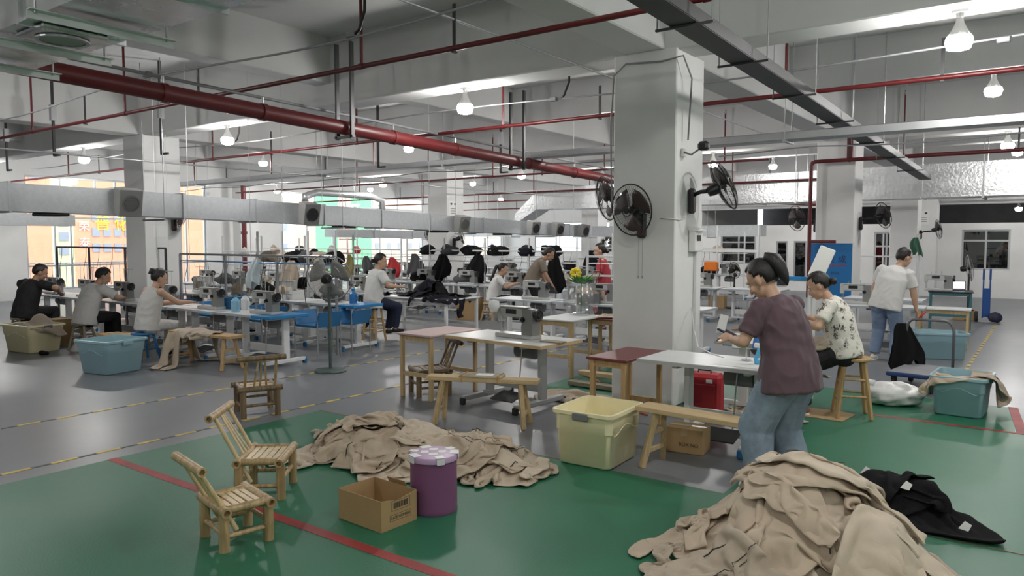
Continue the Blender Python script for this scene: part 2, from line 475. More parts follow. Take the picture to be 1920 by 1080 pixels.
# balcony railing outside the first bay
t = thing('balcony_railing', 'thin grey balcony railing outside the left window', 'railing', (-24.3, 10.5, 0))
b = MB(); b.tube((0, -2, 1.0), (0, 5, 1.0), .02); b.tube((0, -2, .2), (0, 5, .2), .02); b.obj('rail', STEEL, t)
bm_ = MB(); bm_.tube((0, 0, .0), (0, 0, 1.0), .012, n=6); bme = bm_.mesh('baluster', STEEL)
for i in range(36): inst(bme, 'baluster', t, (0, -2 + i * .2, 0))

# ================================================================== LAMPS
def make_lamp():
    t = thing('bulb_lamp', 'x', 'lamp')
    b = MB(); b.lathe([(.0, .0), (.062, .0), (.058, -.018), (.03, -.022), (.028, -.065), (.0, -.065)][::-1], 20); b.obj('ceiling_socket', WHITEP, t, smooth=40)
    b = MB(); b.lathe([(.0, -.06), (.026, -.062), (.032, -.10), (.055, -.15), (.088, -.205), (.088, -.215), (.0, -.215)], 24)
    h = b.obj('lamp_body', WHITEP, t, smooth=40)
    r = MB()
    for i in range(20):
        a = 2 * PI * i / 20; c, s_ = math.cos(a), math.sin(a)
        r.prism([(.034, -.10), (.056, -.15), (.090, -.205), (.083, -.205), (.05, -.15)], (-.002 * -s_, -.002 * c, 0), (c, s_, 0), (0, 0, 1), (-.004 * s_ * -1 * -1, .004 * c, 0))
    r.obj('cooling_fins', WHITEP, h)
    b = MB(); b.lathe([(.0, -.213), (.095, -.214), (.104, -.25), (.085, -.308), (.0, -.33)], 12)
    b.obj('diffuser', emit_mat('lamp_glow', (1.0, .98, .95), BULB), t, smooth=True)
    return t
lamp0 = make_lamp(); lamp_used = False
def lamp(x, y, z, lab, group='bulb lamps under the ceiling beams'):
    global lamp_used
    o = lamp0 if not lamp_used else dup(lamp0)
    lamp_used = True
    o.location = (x, y, z); o['label'] = lab; o['group'] = group
    return o
ROWN = {-1.0: 'main beam behind the camera', 3.15: 'nearest beam overhead', 7.2: 'main beam at the front column', 11.45: 'small beam behind the front column', 15.55: 'main beam at the second column',
        19.75: 'small beam beyond the second column', 23.8: 'main beam at the far columns', 28.0: 'last secondary beam'}
XN = {-.68: 'right of the columns', -5.95: 'left of the near columns', -11.0: 'between the two column rows', -16.0: 'left of the far column row', -21.0: 'by the window wall', 4.5: 'at the far right side'}
for y in (-1.0, 3.15, 7.2, 11.45, 15.55, 19.75, 23.8, 28.0):
    for x in (-.68, -5.95, -11.0, -16.0, -21.0, 4.5):
        if y > 25 and x > -10: continue
        if x == 4.5 and y > 12: continue
        if y == 3.15 and x in (-5.95, -16.0, -21.0): continue
        if y == -1.0 and x < -12: continue
        z = 3.58 if y in (-1.0, 7.2, 15.55, 23.8) else 3.86
        lamp(x, y, z, 'lit bulb on the %s, %s' % (ROWN[y], XN[x]))
o = lamp(-.9, 29.0, 2.95, 'small lit bulb hanging in the dark room behind the partition')
b = MB(); b.tube((0, 0, 0), (0, 0, 1.55), .006, n=6); b.obj('cord', CABLEB, o)
for x in (-6.0, 3.5):
    pass

# ================================================================== CEILING SERVICES
# thick red main pipe
t = thing('fire_main_pipe', 'thick dark red fire main pipe crossing below the beams', 'pipe', (-7.0, 0, 0))
def pz(y): return 3.155 - .027 * (y - 2.6)
b = MB(); b.tube((0, -3.0, pz(-3)), (0, 16.8, pz(16.8)), .084, n=24); b.obj('pipe', REDP, t, smooth=40)
for y in (3.9, 5.02, 7.0, 8.25, 10.1, 11.55, 13.4, 15.0):
    b = MB(); b.tube((0, y - .03, pz(y)), (0, y + .03, pz(y)), .094, n=24); c = b.obj('pipe_clamp', mat('dark_red_clamp', (.12, .012, .012), .45), t, smooth=40)
    b = MB(); b.path([(0, y, pz(y) + .09), (0, y, pz(y) + .16)], .012); b.obj('clamp_bolt', STEEL, c)
for y in (6.18, 9.78, 13.4):
    b = MB(); zt = 3.86
    for s in (-.13, .13): b.box((s, y, (zt + pz(y) - .13) / 2 + .1), (.03, .05, zt - pz(y) + .35))
    b.box((0, y, pz(y) - .11), (.32, .05, .03)); b.obj('pipe_hanger', BLACKM, t)

def sprinkler_line(yv, z, x0, x1, lab, risers, hangers, r=.024, elbow=None):
    t = thing('sprinkler_pipe', lab, 'pipe', (0, yv, z), group='red sprinkler pipes under the ceiling')
    b = MB(); b.tube((x0, 0, 0), (x1, 0, 0), r, n=12); b.obj('pipe', REDP, t, smooth=40)
    for x in risers:
        b = MB(); b.tube((x, 0, 0), (x, 0, 4.28 - z), .016, n=8); o = b.obj('riser', REDP, t, smooth=40)
        h = MB(); h.lathe([(.0, 0), (.022, 0), (.022, .03), (.012, .035), (.012, .06), (.03, .075), (.0, .078)], 10, (x, 0, 4.28 - z)); h.obj('sprinkler_head', STEEL, o, smooth=40)
        h = MB(); h.tube((x - .03, 0, 0), (x + .03, 0, 0), r + .006, n=12); h.obj('tee_fitting', REDP, o, smooth=40)
    for x in hangers:
        b = MB(); b.box((x, 0, .17), (.03, .012, .40)); b.box((x, .0, -.035), (.03, .05, .012)); b.obj('pipe_hanger', BLACKM, t)
    return t
sp = {}
sp[1] = sprinkler_line(4.94, 3.34, -22.5, 8.5, 'red sprinkler pipe nearest the camera, crossing over the main pipe', (-16, -12.6, -9.8, -5.35, -1.95, 1.5, 4.5), (-14.2, -10.9, -8.1, -4.2, -.5))
sp[2] = sprinkler_line(8.19, 3.24, -22.5, 8.5, 'red sprinkler pipe passing just behind the front column', (-19, -16.2, -13.0, -9.0, -6.1, -2.35, 1.0), (-17.5, -14.6, -11.2, -4.6, -.9))
sp[3] = sprinkler_line(11.4, 3.25, -22.5, -3.9, 'red sprinkler pipe between the first and second column rows', (-19, -15.6, -12.0, -8.0, -5.4), (-17.5, -13.6, -10.4))
t = sprinkler_line(14.95, 3.19, -3.72, 8.5, 'red pipe on the right that bends down beside the second column', (-2.2, .5, 3.0), (-3.1, -.5), r=.036)
b = MB(); b.path([(-3.70, 0, 0), (-3.76, 0, -.02), (-3.78, 0, -.08), (-3.78, 0, -2.6)], .036, 12); b.obj('down_pipe', REDP, t, smooth=40)
b = MB(); b.tube((-3.78, 0, -1.52), (-3.3, 0, -1.52), .03, n=12); b.obj('stub_pipe', REDP, t, smooth=40)
b = MB(); b.box((-3.1, .03, .28), (.10, .06, .62)); b.obj('bracket', REDP, t)
sprinkler_line(15.0, 3.3, -22.5, -4.6, 'red sprinkler pipe along the second column row, left side', (-20, -16.5, -11.5, -8.3, -5.5), (-18, -10))
sprinkler_line(18.3, 3.12, -22.5, -3.9, 'thin red sprinkler pipe beyond the second column row', (-20, -17, -12.5, -9.5, -6.5), (-18, -14, -8))
sprinkler_line(21.6, 3.1, -22.5, 3, 'thin far red sprinkler pipe before the far columns', (-20, -16, -12.5, -9), (-18, -14))
sprinkler_line(25.1, 3.0, -22.5, 8, 'thinnest red sprinkler pipe at the far end', (-20, -16, -1.0, 2.2), (-18, -12))
t = thing('red_riser_pipe', 'thick red vertical pipe against the window wall', 'pipe', (-22.6, 15.35, 0))
b = MB(); b.tube((0, 0, 0), (0, 0, 3.56), .085, n=16); b.obj('pipe', REDP, t, smooth=40)
b = MB(); b.tube((0, 0, 1.9), (0, 0, 2.0), .11, n=16); b.obj('flange', REDP, t, smooth=40)
t = thing('red_riser_pipe', 'short sloping red pipe near the far partition, right of centre', 'pipe', (0, 0, 0))
b = MB(); b.tube((-7.2, 22.0, 2.86), (-4.6, 20.5, 2.62), .07, n=14); b.obj('pipe', REDP, t, smooth=40)
for q in ((-6.6, 21.65), (-5.2, 20.85)):
    b = MB(); b.tube((*q, 2.7), (*q, 4.495), .01, n=6); b.obj('pipe_hanger', BLACKM, t)

# black cable tray
t = thing('cable_tray', 'black steel cable tray running away beside the front column', 'cable tray', (-2.1, 0, 0))
def tz(y): return 3.20 - .0225 * (y - 4.1)
b = MB()
y0, y1 = -4, 17
for (dx, w_, dz, h_) in ((0, .20, 0, .012), (-.10, .01, .045, .09), (.10, .01, .045, .09)):
    b.prism([(y0, tz(y0) + dz - h_ / 2), (y1, tz(y1) + dz - h_ / 2), (y1, tz(y1) + dz + h_ / 2), (y0, tz(y0) + dz + h_ / 2)], (dx - w_ / 2, 0, 0), (0, 1, 0), (0, 0, 1), (w_, 0, 0))
b.obj('tray', DGREY, t)
for y in (1.2, 4.9, 6.1, 7.6, 9.3, 11.2, 13.0, 15.0):
    b = MB(); b.box((0, y, tz(y) - .016), (.42, .02, .016)); hh = b.obj('tray_bracket', DGREY, t)
    r = MB()
    for s in (-.2, .2): r.tube((s, y, tz(y) - .03), (s, y, 4.495), .006, n=6)
    r.obj('threaded_rod', STEEL, hh)
# broad trunking crossing behind the front column
for yy, zz, xa, xb, xs, lab in ((9.2, 2.93, -3.9, 8.6, (-2.6, -.2, 2.5, 5.5), 'broad pale aluminium trunking crossing under the right-hand beams'), (10.4, 3.11, -22, -4.4, (-17, -12.5, -9.0, -5.3), 'broad pale trunking crossing behind the thick red pipe')):
  t = thing('cable_trunking', lab, 'trunking', (0, yy, zz))
  b = MB(); b.box(((xa + xb) / 2, 0, 0), (xb - xa, .24, .10), b=.01); b.obj('trunk', ALU, t)
  for x in xs:
    b = MB(); b.box((x, 0, -.06), (.04, .34, .025)); hh = b.obj('trunk_bracket', STEEL, t)
    r = MB()
    for s in (-.15, .15): r.tube((x, s, -.06), (x, s, 4.49 - zz), .006, n=6)
    r.obj('threaded_rod', STEEL, hh)
  b = MB(); b.path([(x, .13 + .02 * math.sin(x), -.11 - .05 * abs(math.sin(x * 1.3))) for x in np.arange(xa + .4, xb - .4, .4)], .008); b.obj('loose_cable', CABLEG, t)
# thin conduits
def conduit(name, lab, pts, r, m, boxes=(), drops=()):
    t = thing(name, lab, 'conduit')
    b = MB(); b.path(pts, r, 8); b.obj('conduit_run', m, t, smooth=True)
    for p in boxes:
        b = MB(); b.box(p, (.10, .06, .05), b=.008); b.obj('junction_box', GREYPL, t)
    for p in drops:
        b = MB(); x, y, z = p
        b.path([(x, y, z), (x + .05, y, z + .03), (x + .12, y, z + .18), (x + .13, y, z + .5), (x + .13, y, 4.5)], .014, 8); b.obj('cable_drop', CABLEB, t, smooth=True)
    return t
conduit('ceiling_conduit', 'grey conduit strung above the nearest sprinkler pipe', [(x, 4.55, 3.52 - .05 * math.sin((x + 7) * .9)) for x in np.arange(-20, 6, .5)], .011, CABLEG,
        [(-8.75, 4.55, 3.5), (-5.05, 4.55, 3.5), (-2.2, 4.55, 3.5), (-14.2, 4.55, 3.5)], [(-5.0, 4.55, 3.5), (-14.1, 4.55, 3.5)])
conduit('ceiling_conduit', 'grey conduit above the sprinkler pipe behind the front column', [(x, 7.75, 3.42 - .04 * math.sin((x + 5) * .8)) for x in np.arange(-20, 8, .5)], .010, CABLEG,
        [(-9.2, 7.75, 3.42), (-5.0, 7.75, 3.42), (-.4, 7.75, 3.42)], [(-4.9, 7.75, 3.42), (-11.6, 7.75, 3.42)])
conduit('ceiling_conduit', 'grey conduit running beside the thick red main pipe', [(-7.28, y, 3.42 - .022 * y) for y in np.arange(-2, 16, .7)], .018, CABLEG, [(-7.28, 3.9, 3.33)])
conduit('ceiling_conduit', 'thin pale conduit running away past the left column', [(-12.6, y, 3.05) for y in np.arange(-2, 22, 1)], .014, ALU)
conduit('ceiling_conduit', 'thin pale conduit passing left of the front column', [(-4.2, y, 3.58) for y in np.arange(-2, 15, 1)], .012, ALU)
for i, (x, y) in enumerate(((-13.0, 5.4), (-16.5, 6.0), (-11.4, 6.3), (-10.2, 9.8), (-9.0, 12.0))):
    t = thing('pipe_hook', ['black hook bracket under the left beam', 'black hook bracket at the far left above the duct', 'black hook bracket right of the left column',
               'black hook bracket above the middle aisle', 'black hook bracket before the middle column'][i], 'bracket', (x, y, 3.05))
    b = MB(); b.box((0, 0, .72), (.035, .035, 1.45)); b.box((.09, 0, -.0), (.18, .035, .03)); b.obj('hook_arm', BLACKM, t)
    b = MB(); b.box((0, 0, .68), (.08, .08, .25)); b.obj('hook_fixing', STEEL, t)

# ================================================================== DUCTS
def duct_run(name, lab, axis, stations, sx, m, seams, group=None):
    """stations: (a, z0, z1) along axis with constant cross coordinate range sx"""
    t = thing(name, lab, 'duct', group=group)
    b = MB()
    for (a0, s0, t0), (a1, s1, t1) in zip(stations, stations[1:]):
        vs = []
        for a, s, q in ((a0, s0, t0), (a1, s1, t1)):
            for x, z in ((sx[0], s), (sx[1], s), (sx[1], q), (sx[0], q)):
                vs.append((x, a, z) if axis == 1 else (a, x, z))
        b._add(vs, [(0, 1, 5, 4), (1, 2, 6, 5), (2, 3, 7, 6), (3, 0, 4, 7), (0, 3, 2, 1), (4, 5, 6, 7)])
    b.obj('duct_body', m, t)
    def zz(a):
        for (a0, s0, t0), (a1, s1, t1) in zip(stations, stations[1:]):
            if a0 <= a <= a1:
                k = (a - a0) / (a1 - a0); return s0 + k * (s1 - s0), t0 + k * (t1 - t0)
    for a in seams:
        s, q = zz(a); b = MB(); d = .022
        cx = (sx[0] + sx[1]) / 2; w_ = sx[1] - sx[0]
        for c, e in (((cx, (s - d / 2)), (w_ + 2 * d, d)), ((cx, q + d / 2), (w_ + 2 * d, d)), ((sx[0] - d / 2, (s + q) / 2), (d, q - s)), ((sx[1] + d / 2, (s + q) / 2), (d, q - s))):
            b.box((c[0], a, c[1]) if axis == 1 else (a, c[0], c[1]), (e[0], .03, e[1]) if axis == 1 else (.03, e[0], e[1]))
        b.obj('duct_flange', m, t)
    return t, zz
DX = (-11.75, -11.25)
dt, dz = duct_run('air_duct', 'long galvanised air duct hung low across the left side of the hall', 1,
    [(-2, 2.13, 2.51), (5.5, 2.075, 2.45), (9.0, 2.0, 2.37), (13.5, 1.90, 2.25), (19.6, 1.80, 2.12)], DX, GALV,
    [4.1, 6.55, 7.9, 9.4, 10.9, 12.4, 14.3, 16.5, 18.3])
def outlet(t, y, kind=0):
    s, q = dz(y); c = (DX[1] + .10, y, (s + q) / 2)
    R = Euler((0, math.radians(12), math.radians(-6)))
    b = MB(); b.box(c, (.22, .34, q - s + .03), R.to_matrix(), b=.01); o = b.obj('outlet_box', mat('outlet_grey', (.33, .33, .32), .5, .2), t)
    Rm = R.to_matrix() @ M.Rotation(PI / 2, 3, 'Y')
    cc = V(c) + R.to_matrix() @ V((.115, 0, 0))
    g = MB(); g.lathe([(.105, -.01), (.125, -.01), (.125, .012), (.105, .012), (.105, -.01)], 22, cc, Rm, cap=False)
    g.lathe([(0, .002), (.10, .002)], 22, cc, Rm, cap=False)
    for i in range(-3, 4): 
        p = cc + R.to_matrix() @ V((.006, 0, i * .027)); hw = math.sqrt(max(.0, .1 ** 2 - (i * .027) ** 2))
        g.box(p, (.012, 2 * hw, .012), R.to_matrix())
    g.obj('round_grille', DGREY if kind else mat('outlet_ring', (.22, .22, .21), .45, .3), o)
for y, kd in ((5.62, 0), (8.95, 1), (13.35, 0), (16.3, 1), (17.5, 1), (18.9, 1)): outlet(dt, y, kd)
for y in (4.7, 10.1, 12.9, 15.4):
    s, q = dz(y); b = MB(); b.box((-11.5, y, s - .02), (.40, .34, .05), b=.015); b.obj('bottom_vent', BLACKM, dt)
for y in (2, 6.2, 9.8, 13.9, 17.4):
    s, q = dz(y); b = MB()
    for x in (DX[0] - .05, DX[1] + .05): b.tube((x, y, s - .04), (x, y, 4.5), .006, n=6)
    b.box((-11.5, y, s - .045), (.66, .04, .03)); b.obj('duct_hanger', STEEL, dt)
t2, _ = duct_run('air_duct', 'short second galvanised duct end behind the long duct at far left', 1, [(0, 1.98, 2.2), (6.9, 1.98, 2.2)], (-16.3, -15.8), GALV, [3, 5.5])
b = MB(); b.box((-16.05, 5.0, 1.96), (.4, .5, .05), b=.01); b.obj('bottom_vent', BLACKM, t2)
t2, _ = duct_run('air_duct', 'second galvanised duct behind the long duct, left of the middle column', 1, [(13.6, 1.78, 2.0), (18.2, 1.74, 1.96)], (-16.3, -15.8), GALV, [15, 16.6])
b = MB(); b.path([(-16.6, 13.2, 2.75), (-16.6, 13.2, 2.9), (-16.6, 13.6, 3.02), (-16.6, 15.6, 3.02), (-16.6, 16.1, 2.9), (-16.6, 16.1, 2.3)], .10, 12); b.obj('bent_pipe', ALU, t2, smooth=True)
t3, _ = duct_run('foil_duct', 'large foil wrapped duct crossing behind the second column', 0, [(-12.6, 2.62, 3.18), (-9.5, 2.60, 3.30), (8.9, 2.66, 3.42)], (18.5, 19.4), FOIL, [-6.0, -2.35, -.1, 2.0])
b = MB(); b.prism([(-12.6, 2.62), (-12.6, 3.18), (-13.4, 2.5), (-13.4, 2.2)], (0, 18.6, 0), (1, 0, 0), (0, 0, 1), (0, .7, 0)); b.obj('duct_taper', FOIL, t3)
for x in (-5, -1.2, 2.4):
    b = MB(); b.box((x, 18.95, 2.6), (.05, 1.1, .04)); 
    for s in (18.42, 19.48): b.tube((x, s, 2.6), (x, s, 4.5), .01, n=6)
    b.obj('duct_hanger', STEEL, t3)
t3, _ = duct_run('air_duct', 'low galvanised duct across the back, left of the front column', 0, [(-17.5, 1.82, 2.16), (-9.2, 1.80, 2.12), (-6.5, 1.80, 2.12)], (20.6, 21.1), GALV, [-15, -12.5, -10.8, -8.6])
for tt, xs, ys, z_ in ((t2, (-16.35, -15.75), (14.2, 17.6), 1.72), (t3, None, None, 0)):
    if xs:
        for y in ys:
            b = MB()
            for x in xs: b.tube((x, y, z_), (x, y, 4.495), .006, n=6)
            b.box((-16.05, y, z_), (.66, .04, .03)); b.obj('duct_hanger', STEEL, tt)
for x in (-16, -12, -8):
    b = MB()
    for y in (20.55, 21.15): b.tube((x, y, 1.77), (x, y, 4.495), .006, n=6)
    b.box((x, 20.85, 1.77), (.04, .66, .03)); b.obj('duct_hanger', STEEL, t3)
# near duct top left
t4, _ = duct_run('air_duct', 'bright galvanised duct overhead at the top left corner', 0, [(-6.05, 2.9, 3.35), (-2.7, 2.9, 3.35)], (1.78, 2.32), GALV2, [-4.62, -3.55])
b = MB(); b.box((-4.72, 2.03, 2.885), (.36, .36, .03), b=.008); o = b.obj('vent_plate', GALV2, t4)
b = MB(); b.lathe([(.12, -.012), (.14, -.012), (.14, .0), (.12, .0), (.12, -.012)], 24, (-4.72, 2.03, 2.868), cap=False)
for i in range(-4, 5): b.box((-4.72 + i * .024, 2.03, 2.866), (.010, 2 * math.sqrt(.0144 - (i * .024) ** 2), .01), Euler((0, .6, 0)))
b.obj('round_grille', STEEL, o)
b = MB(); b.lathe([(0, 0), (.12, 0)], 24, (-4.72, 2.03, 2.8695), cap=False); b.obj('grille_dark', BLACKM, o)
for x in (-4.25, -5.0, -5.75):
    b = MB(); b.box((x, 2.06, 2.875), (.045, .78, .006)); b.box((x - .02, 2.06, 2.855), (.006, .78, .045)); o = b.obj('support_angle', WHITEM, t4)
    b = MB()
    for s in (1.70, 2.40): b.tube((x, s, 2.86), (x, s, 4.5), .006, n=6)
    b.obj('threaded_rod', STEEL, o)
tag(MB().box((-4.06, 1.40, 2.46), (.10, .02, .40), Euler((0, 0, .2)).to_matrix(), b=.004).obj('hanging_board', mat('dark_green_board', (.02, .06, .05), .5)), 'dark green board hanging at the left edge under the near duct', 'board')
# ================================================================== CLOTH (garments dropped onto what lies below)
def garment_shape(kind, s=.042, rng=None):
    P = []; Q = []
    def grid(nx, ny, f):
        ids = [[None] * (ny + 1) for _ in range(nx + 1)]
        for i in range(nx + 1):
            for j in range(ny + 1): ids[i][j] = len(P); P.append(f(i, j))
        for i in range(nx):
            for j in range(ny): Q.append((ids[i][j], ids[i + 1][j], ids[i + 1][j + 1], ids[i][j + 1]))
        return ids
    if kind == 'jacket':
        nx, ny = round(.60 / s), round(.74 / s); nr = round(.21 / s); ns = round(.60 / s)
        g = grid(nx, ny, lambda i, j: ((i - nx / 2) * s * (1 + .06 * math.sin(j / ny * PI)), (j - ny / 2) * s))
        for sd in (-1, 1):
            col = g[0] if sd < 0 else g[nx]
            root = [col[ny - nr + r] for r in range(nr + 1)]
            rc = np.mean([P[i] for i in root], axis=0); ang = math.radians(-52)
            d = np.array([sd * math.cos(ang), math.sin(ang)]); nrm = np.array([-sd * math.sin(ang), math.cos(ang)])
            prev = root
            for c in range(1, ns + 1):
                k = min(1, c / 4); tp = 1 - .32 * c / ns; cur = []
                for r in range(nr + 1):
                    wv = (np.array([0, 1]) * (1 - k) + nrm * k) * (r - nr / 2) * s * tp
                    cur.append(len(P)); P.append(tuple(rc + d * c * s + wv))
                for r in range(nr):
                    q = (prev[r], cur[r], cur[r + 1], prev[r + 1]); Q.append(q if sd > 0 else q[::-1])
                prev = cur
    elif kind == 'trousers':
        nx, ny = 10, 6
        g = grid(nx, ny, lambda i, j: ((i - nx / 2) * s * .95, j * s))
        for a in (0, 1):
            root = [g[i][0] for i in (range(0, 6) if a == 0 else range(5, 11))]
            prev = root; sd = -1 if a == 0 else 1
            for c in range(1, 20):
                cur = []
                for r in range(6):
                    x0 = P[root[r]][0]; cx = sd * 2.5 * s * .95
                    cur.append(len(P)); P.append((cx + (x0 - cx) * (1 - .25 * c / 19) + sd * .012 * c ** .7, -c * s))
                for r in range(5): Q.append((cur[r], cur[r + 1], prev[r + 1], prev[r]))
                prev = cur
    else:
        w_, h_ = kind
        nx, ny = max(2, round(w_ / s)), max(2, round(h_ / s))
        grid(nx, ny, lambda i, j: ((i - nx / 2) * s, (j - ny / 2) * s))
    return np.array(P, float), Q

class HMap:
    """height of whatever already lies in a patch of floor"""
    def __init__(s, x0, x1, y0, y1, res=.02, base=0.004):
        s.x0, s.y0, s.r = x0, y0, res
        s.h = np.full((int((x1 - x0) / res) + 2, int((y1 - y0) / res) + 2), base)
    def ij(s, x, y):
        return (np.clip((x - s.x0) / s.r, 0, s.h.shape[0] - 1.001), np.clip((y - s.y0) / s.r, 0, s.h.shape[1] - 1.001))
    def get(s, x, y):
        a, b_ = s.ij(x, y); i = a.astype(int); j = b_.astype(int); u = a - i; v = b_ - j
        h = s.h
        return h[i, j] * (1 - u) * (1 - v) + h[i + 1, j] * u * (1 - v) + h[i, j + 1] * (1 - u) * v + h[i + 1, j + 1] * u * v
    def box(s, x0, x1, y0, y1, z):
        i0, j0 = int(round((x0 - s.x0) / s.r)), int(round((y0 - s.y0) / s.r)); i1, j1 = int(round((x1 - s.x0) / s.r)), int(round((y1 - s.y0) / s.r))
        sub = s.h[max(i0, 0):i1 + 1, max(j0, 0):j1 + 1]; np.maximum(sub, z, out=sub)
    def fn(s, f):
        X = s.x0 + np.arange(s.h.shape[0])[:, None] * s.r; Y = s.y0 + np.arange(s.h.shape[1])[None, :] * s.r
        s.h = np.maximum(s.h, f(X, Y))
    def splat(s, pts):
        i = np.clip(((pts[:, 0] - s.x0) / s.r + .5).astype(int), 1, s.h.shape[0] - 2); j = np.clip(((pts[:, 1] - s.y0) / s.r + .5).astype(int), 1, s.h.shape[1] - 2)
        for a in (-1, 0, 1):
            for b_ in (-1, 0, 1): np.maximum.at(s.h, (i + a, j + b_), pts[:, 2] + .004 - .006 * (abs(a) + abs(b_)))

def drop_cloth(kind, hm, c, rz, seed, squeeze=.72, thick=.03, steps=70, its=7, lift=.10, crumple=.10, tilt=(0, 0), double=True, s=.042, fric=.25, flip=False):
    rng = np.random.default_rng(seed)
    P, Q = garment_shape(kind, s)
    n0 = len(P)
    ec = {}
    for q in Q:
        for a, b_ in zip(q, q[1:] + q[:1]): ec[(min(a, b_), max(a, b_))] = ec.get((min(a, b_), max(a, b_)), 0) + 1
    bnd = {v for e, k in ec.items() if k == 1 for v in e}
    faces = list(Q); rest = P.copy(); pairs = []
    if double:
        mp = {}; ex = []
        for i in range(n0):
            if i in bnd: mp[i] = i
            else: mp[i] = n0 + len(ex); ex.append(P[i]); pairs.append((i, mp[i]))
        rest = np.vstack([P, np.array(ex)])
        faces += [tuple(mp[i] for i in q[::-1]) for q in Q]
    n = len(rest)
    E = set(); adj = {}
    for f in faces:
        for a, b_ in zip(f, f[1:] + f[:1]): E.add((min(a, b_), max(a, b_)))
        for a, b_ in ((f[0], f[2]), (f[1], f[3])): E.add((min(a, b_), max(a, b_)))
    be = {}
    for fi, f in enumerate(faces):
        for k_ in range(4):
            a, b_ = f[k_], f[(k_ + 1) % 4]; be.setdefault((min(a, b_), max(a, b_)), []).append((f[(k_ + 3) % 4], f[(k_ + 2) % 4], a, b_))
    BE = []
    for e, l in be.items():
        if len(l) == 2:
            (p0, p1, a, b_), (r0, r1, a2, b2) = l
            d = {a: p0, b_: p1}; d2 = {a2: r0, b2: r1}
            for v in (a, b_):
                if d[v] != d2[v]: BE.append((d[v], d2[v]))
    E = np.array(sorted(E)); BE = np.array(BE) if BE else np.zeros((0, 2), int)
    RL = np.linalg.norm(rest[E[:, 0]] - rest[E[:, 1]], axis=1)
    RB = np.linalg.norm(rest[BE[:, 0]] - rest[BE[:, 1]], axis=1)
    keep = RB > s * 1.2; BE = BE[keep]; RB = RB[keep]
    I = np.concatenate([E[:, 0], BE[:, 0]]); J = np.concatenate([E[:, 1], BE[:, 1]]); R = np.concatenate([RL, RB])
    K = np.concatenate([np.ones(len(E)), np.full(len(BE), .18)])
    PR = np.array(pairs) if pairs else np.zeros((0, 2), int)
    # crumpled start
    ca, sa = math.cos(rz), math.sin(rz)
    q2 = rest * squeeze
    ph = rng.uniform(0, 6.28, 6); fr = rng.uniform(6, 15, 6)
    q2 = q2 + .05 * np.stack([np.sin(q2[:, 1] * fr[0] + ph[0]), np.sin(q2[:, 0] * fr[1] + ph[1])], 1)
    x = np.zeros((n, 3))
    x[:, 0] = c[0] + q2[:, 0] * ca - q2[:, 1] * sa; x[:, 1] = c[1] + q2[:, 0] * sa + q2[:, 1] * ca
    zn = np.sin(rest[:, 0] * fr[2] * 1.3 + rest[:, 1] * fr[3] + ph[2]) * np.sin(rest[:, 1] * fr[4] - rest[:, 0] * 4 + ph[3]) + .6 * np.sin((rest[:, 0] - rest[:, 1]) * 21 + ph[4])
    g0 = hm.get(x[:, 0], x[:, 1])
    x[:, 2] = np.maximum(g0, g0.mean() * .5) + lift + crumple * (zn * .5 + .5) + tilt[0] * rest[:, 0] + tilt[1] * rest[:, 1] + rng.normal(0, .003, n)
    if double:
        x[n0:, 2] -= thick
    vel = np.zeros_like(x); dt = .02
    cnt = np.bincount(I, minlength=n) + np.bincount(J, minlength=n); cnt = np.maximum(cnt, 1)
    for st in range(steps):
        vel[:, 2] -= 9.8 * dt; vel *= .965
        xp = x; x = x + vel * dt
        for it in range(its):
            d = x[J] - x[I]; L = np.sqrt((d * d).sum(1)) + 1e-9
            k = K * (1 - R / L) * .5; k[len(E):] = np.where(k[len(E):] < 0, k[len(E):], 0)
            d *= k[:, None]
            for a in range(3):
                x[:, a] += (np.bincount(I, d[:, a], n) - np.bincount(J, d[:, a], n)) / cnt * 2.4
            if len(PR):
                d = x[PR[:, 0]] - x[PR[:, 1]]; L = np.sqrt((d * d).sum(1)) + 1e-6
                k = np.clip(thick - L, 0, None) / L * .5
                x[PR[:, 0]] += d * k[:, None]; x[PR[:, 1]] -= d * k[:, None]
        if st % 3 == 2 and n < 1900:
            xf = x.astype(np.float32); sq = (xf * xf).sum(1); D = sq[:, None] + sq[None] - 2 * xf @ xf.T
            rad = .03; a, b_ = np.nonzero(np.triu(D < rad * rad, 1))
            rd = np.linalg.norm(rest[a] - rest[b_], axis=1); ok = rd > .08; a = a[ok]; b_ = b_[ok]
            if len(a):
                d = x[a] - x[b_]; L = np.sqrt((d * d).sum(1)) + 1e-6; k = np.clip(rad - L, 0, rad) / L * .35; d = d * k[:, None]
                for q_ in range(3): x[:, q_] += np.bincount(a, d[:, q_], n) - np.bincount(b_, d[:, q_], n)
        h = hm.get(x[:, 0], x[:, 1]) + .006
        low = x[:, 2] < h
        x[:, 2] = np.where(low, h, x[:, 2])
        x[low, :2] = xp[low, :2] + (x[low, :2] - xp[low, :2]) * fric
        vel = (x - xp) / dt
        sp_ = np.linalg.norm(vel, axis=1, keepdims=True); vel *= np.minimum(1, 2.2 / np.maximum(sp_, 1e-6))
    # add to the height map (verts, edge and face centres)
    F = np.array(faces); ctr = x[F].mean(1); mid = (x[F] + x[np.roll(F, -1, 1)]).reshape(-1, 3) / 2
    hm.splat(np.vstack([x, ctr, mid]))
    return x, faces, dict(n0=n0, pairs=pairs, quads=Q)

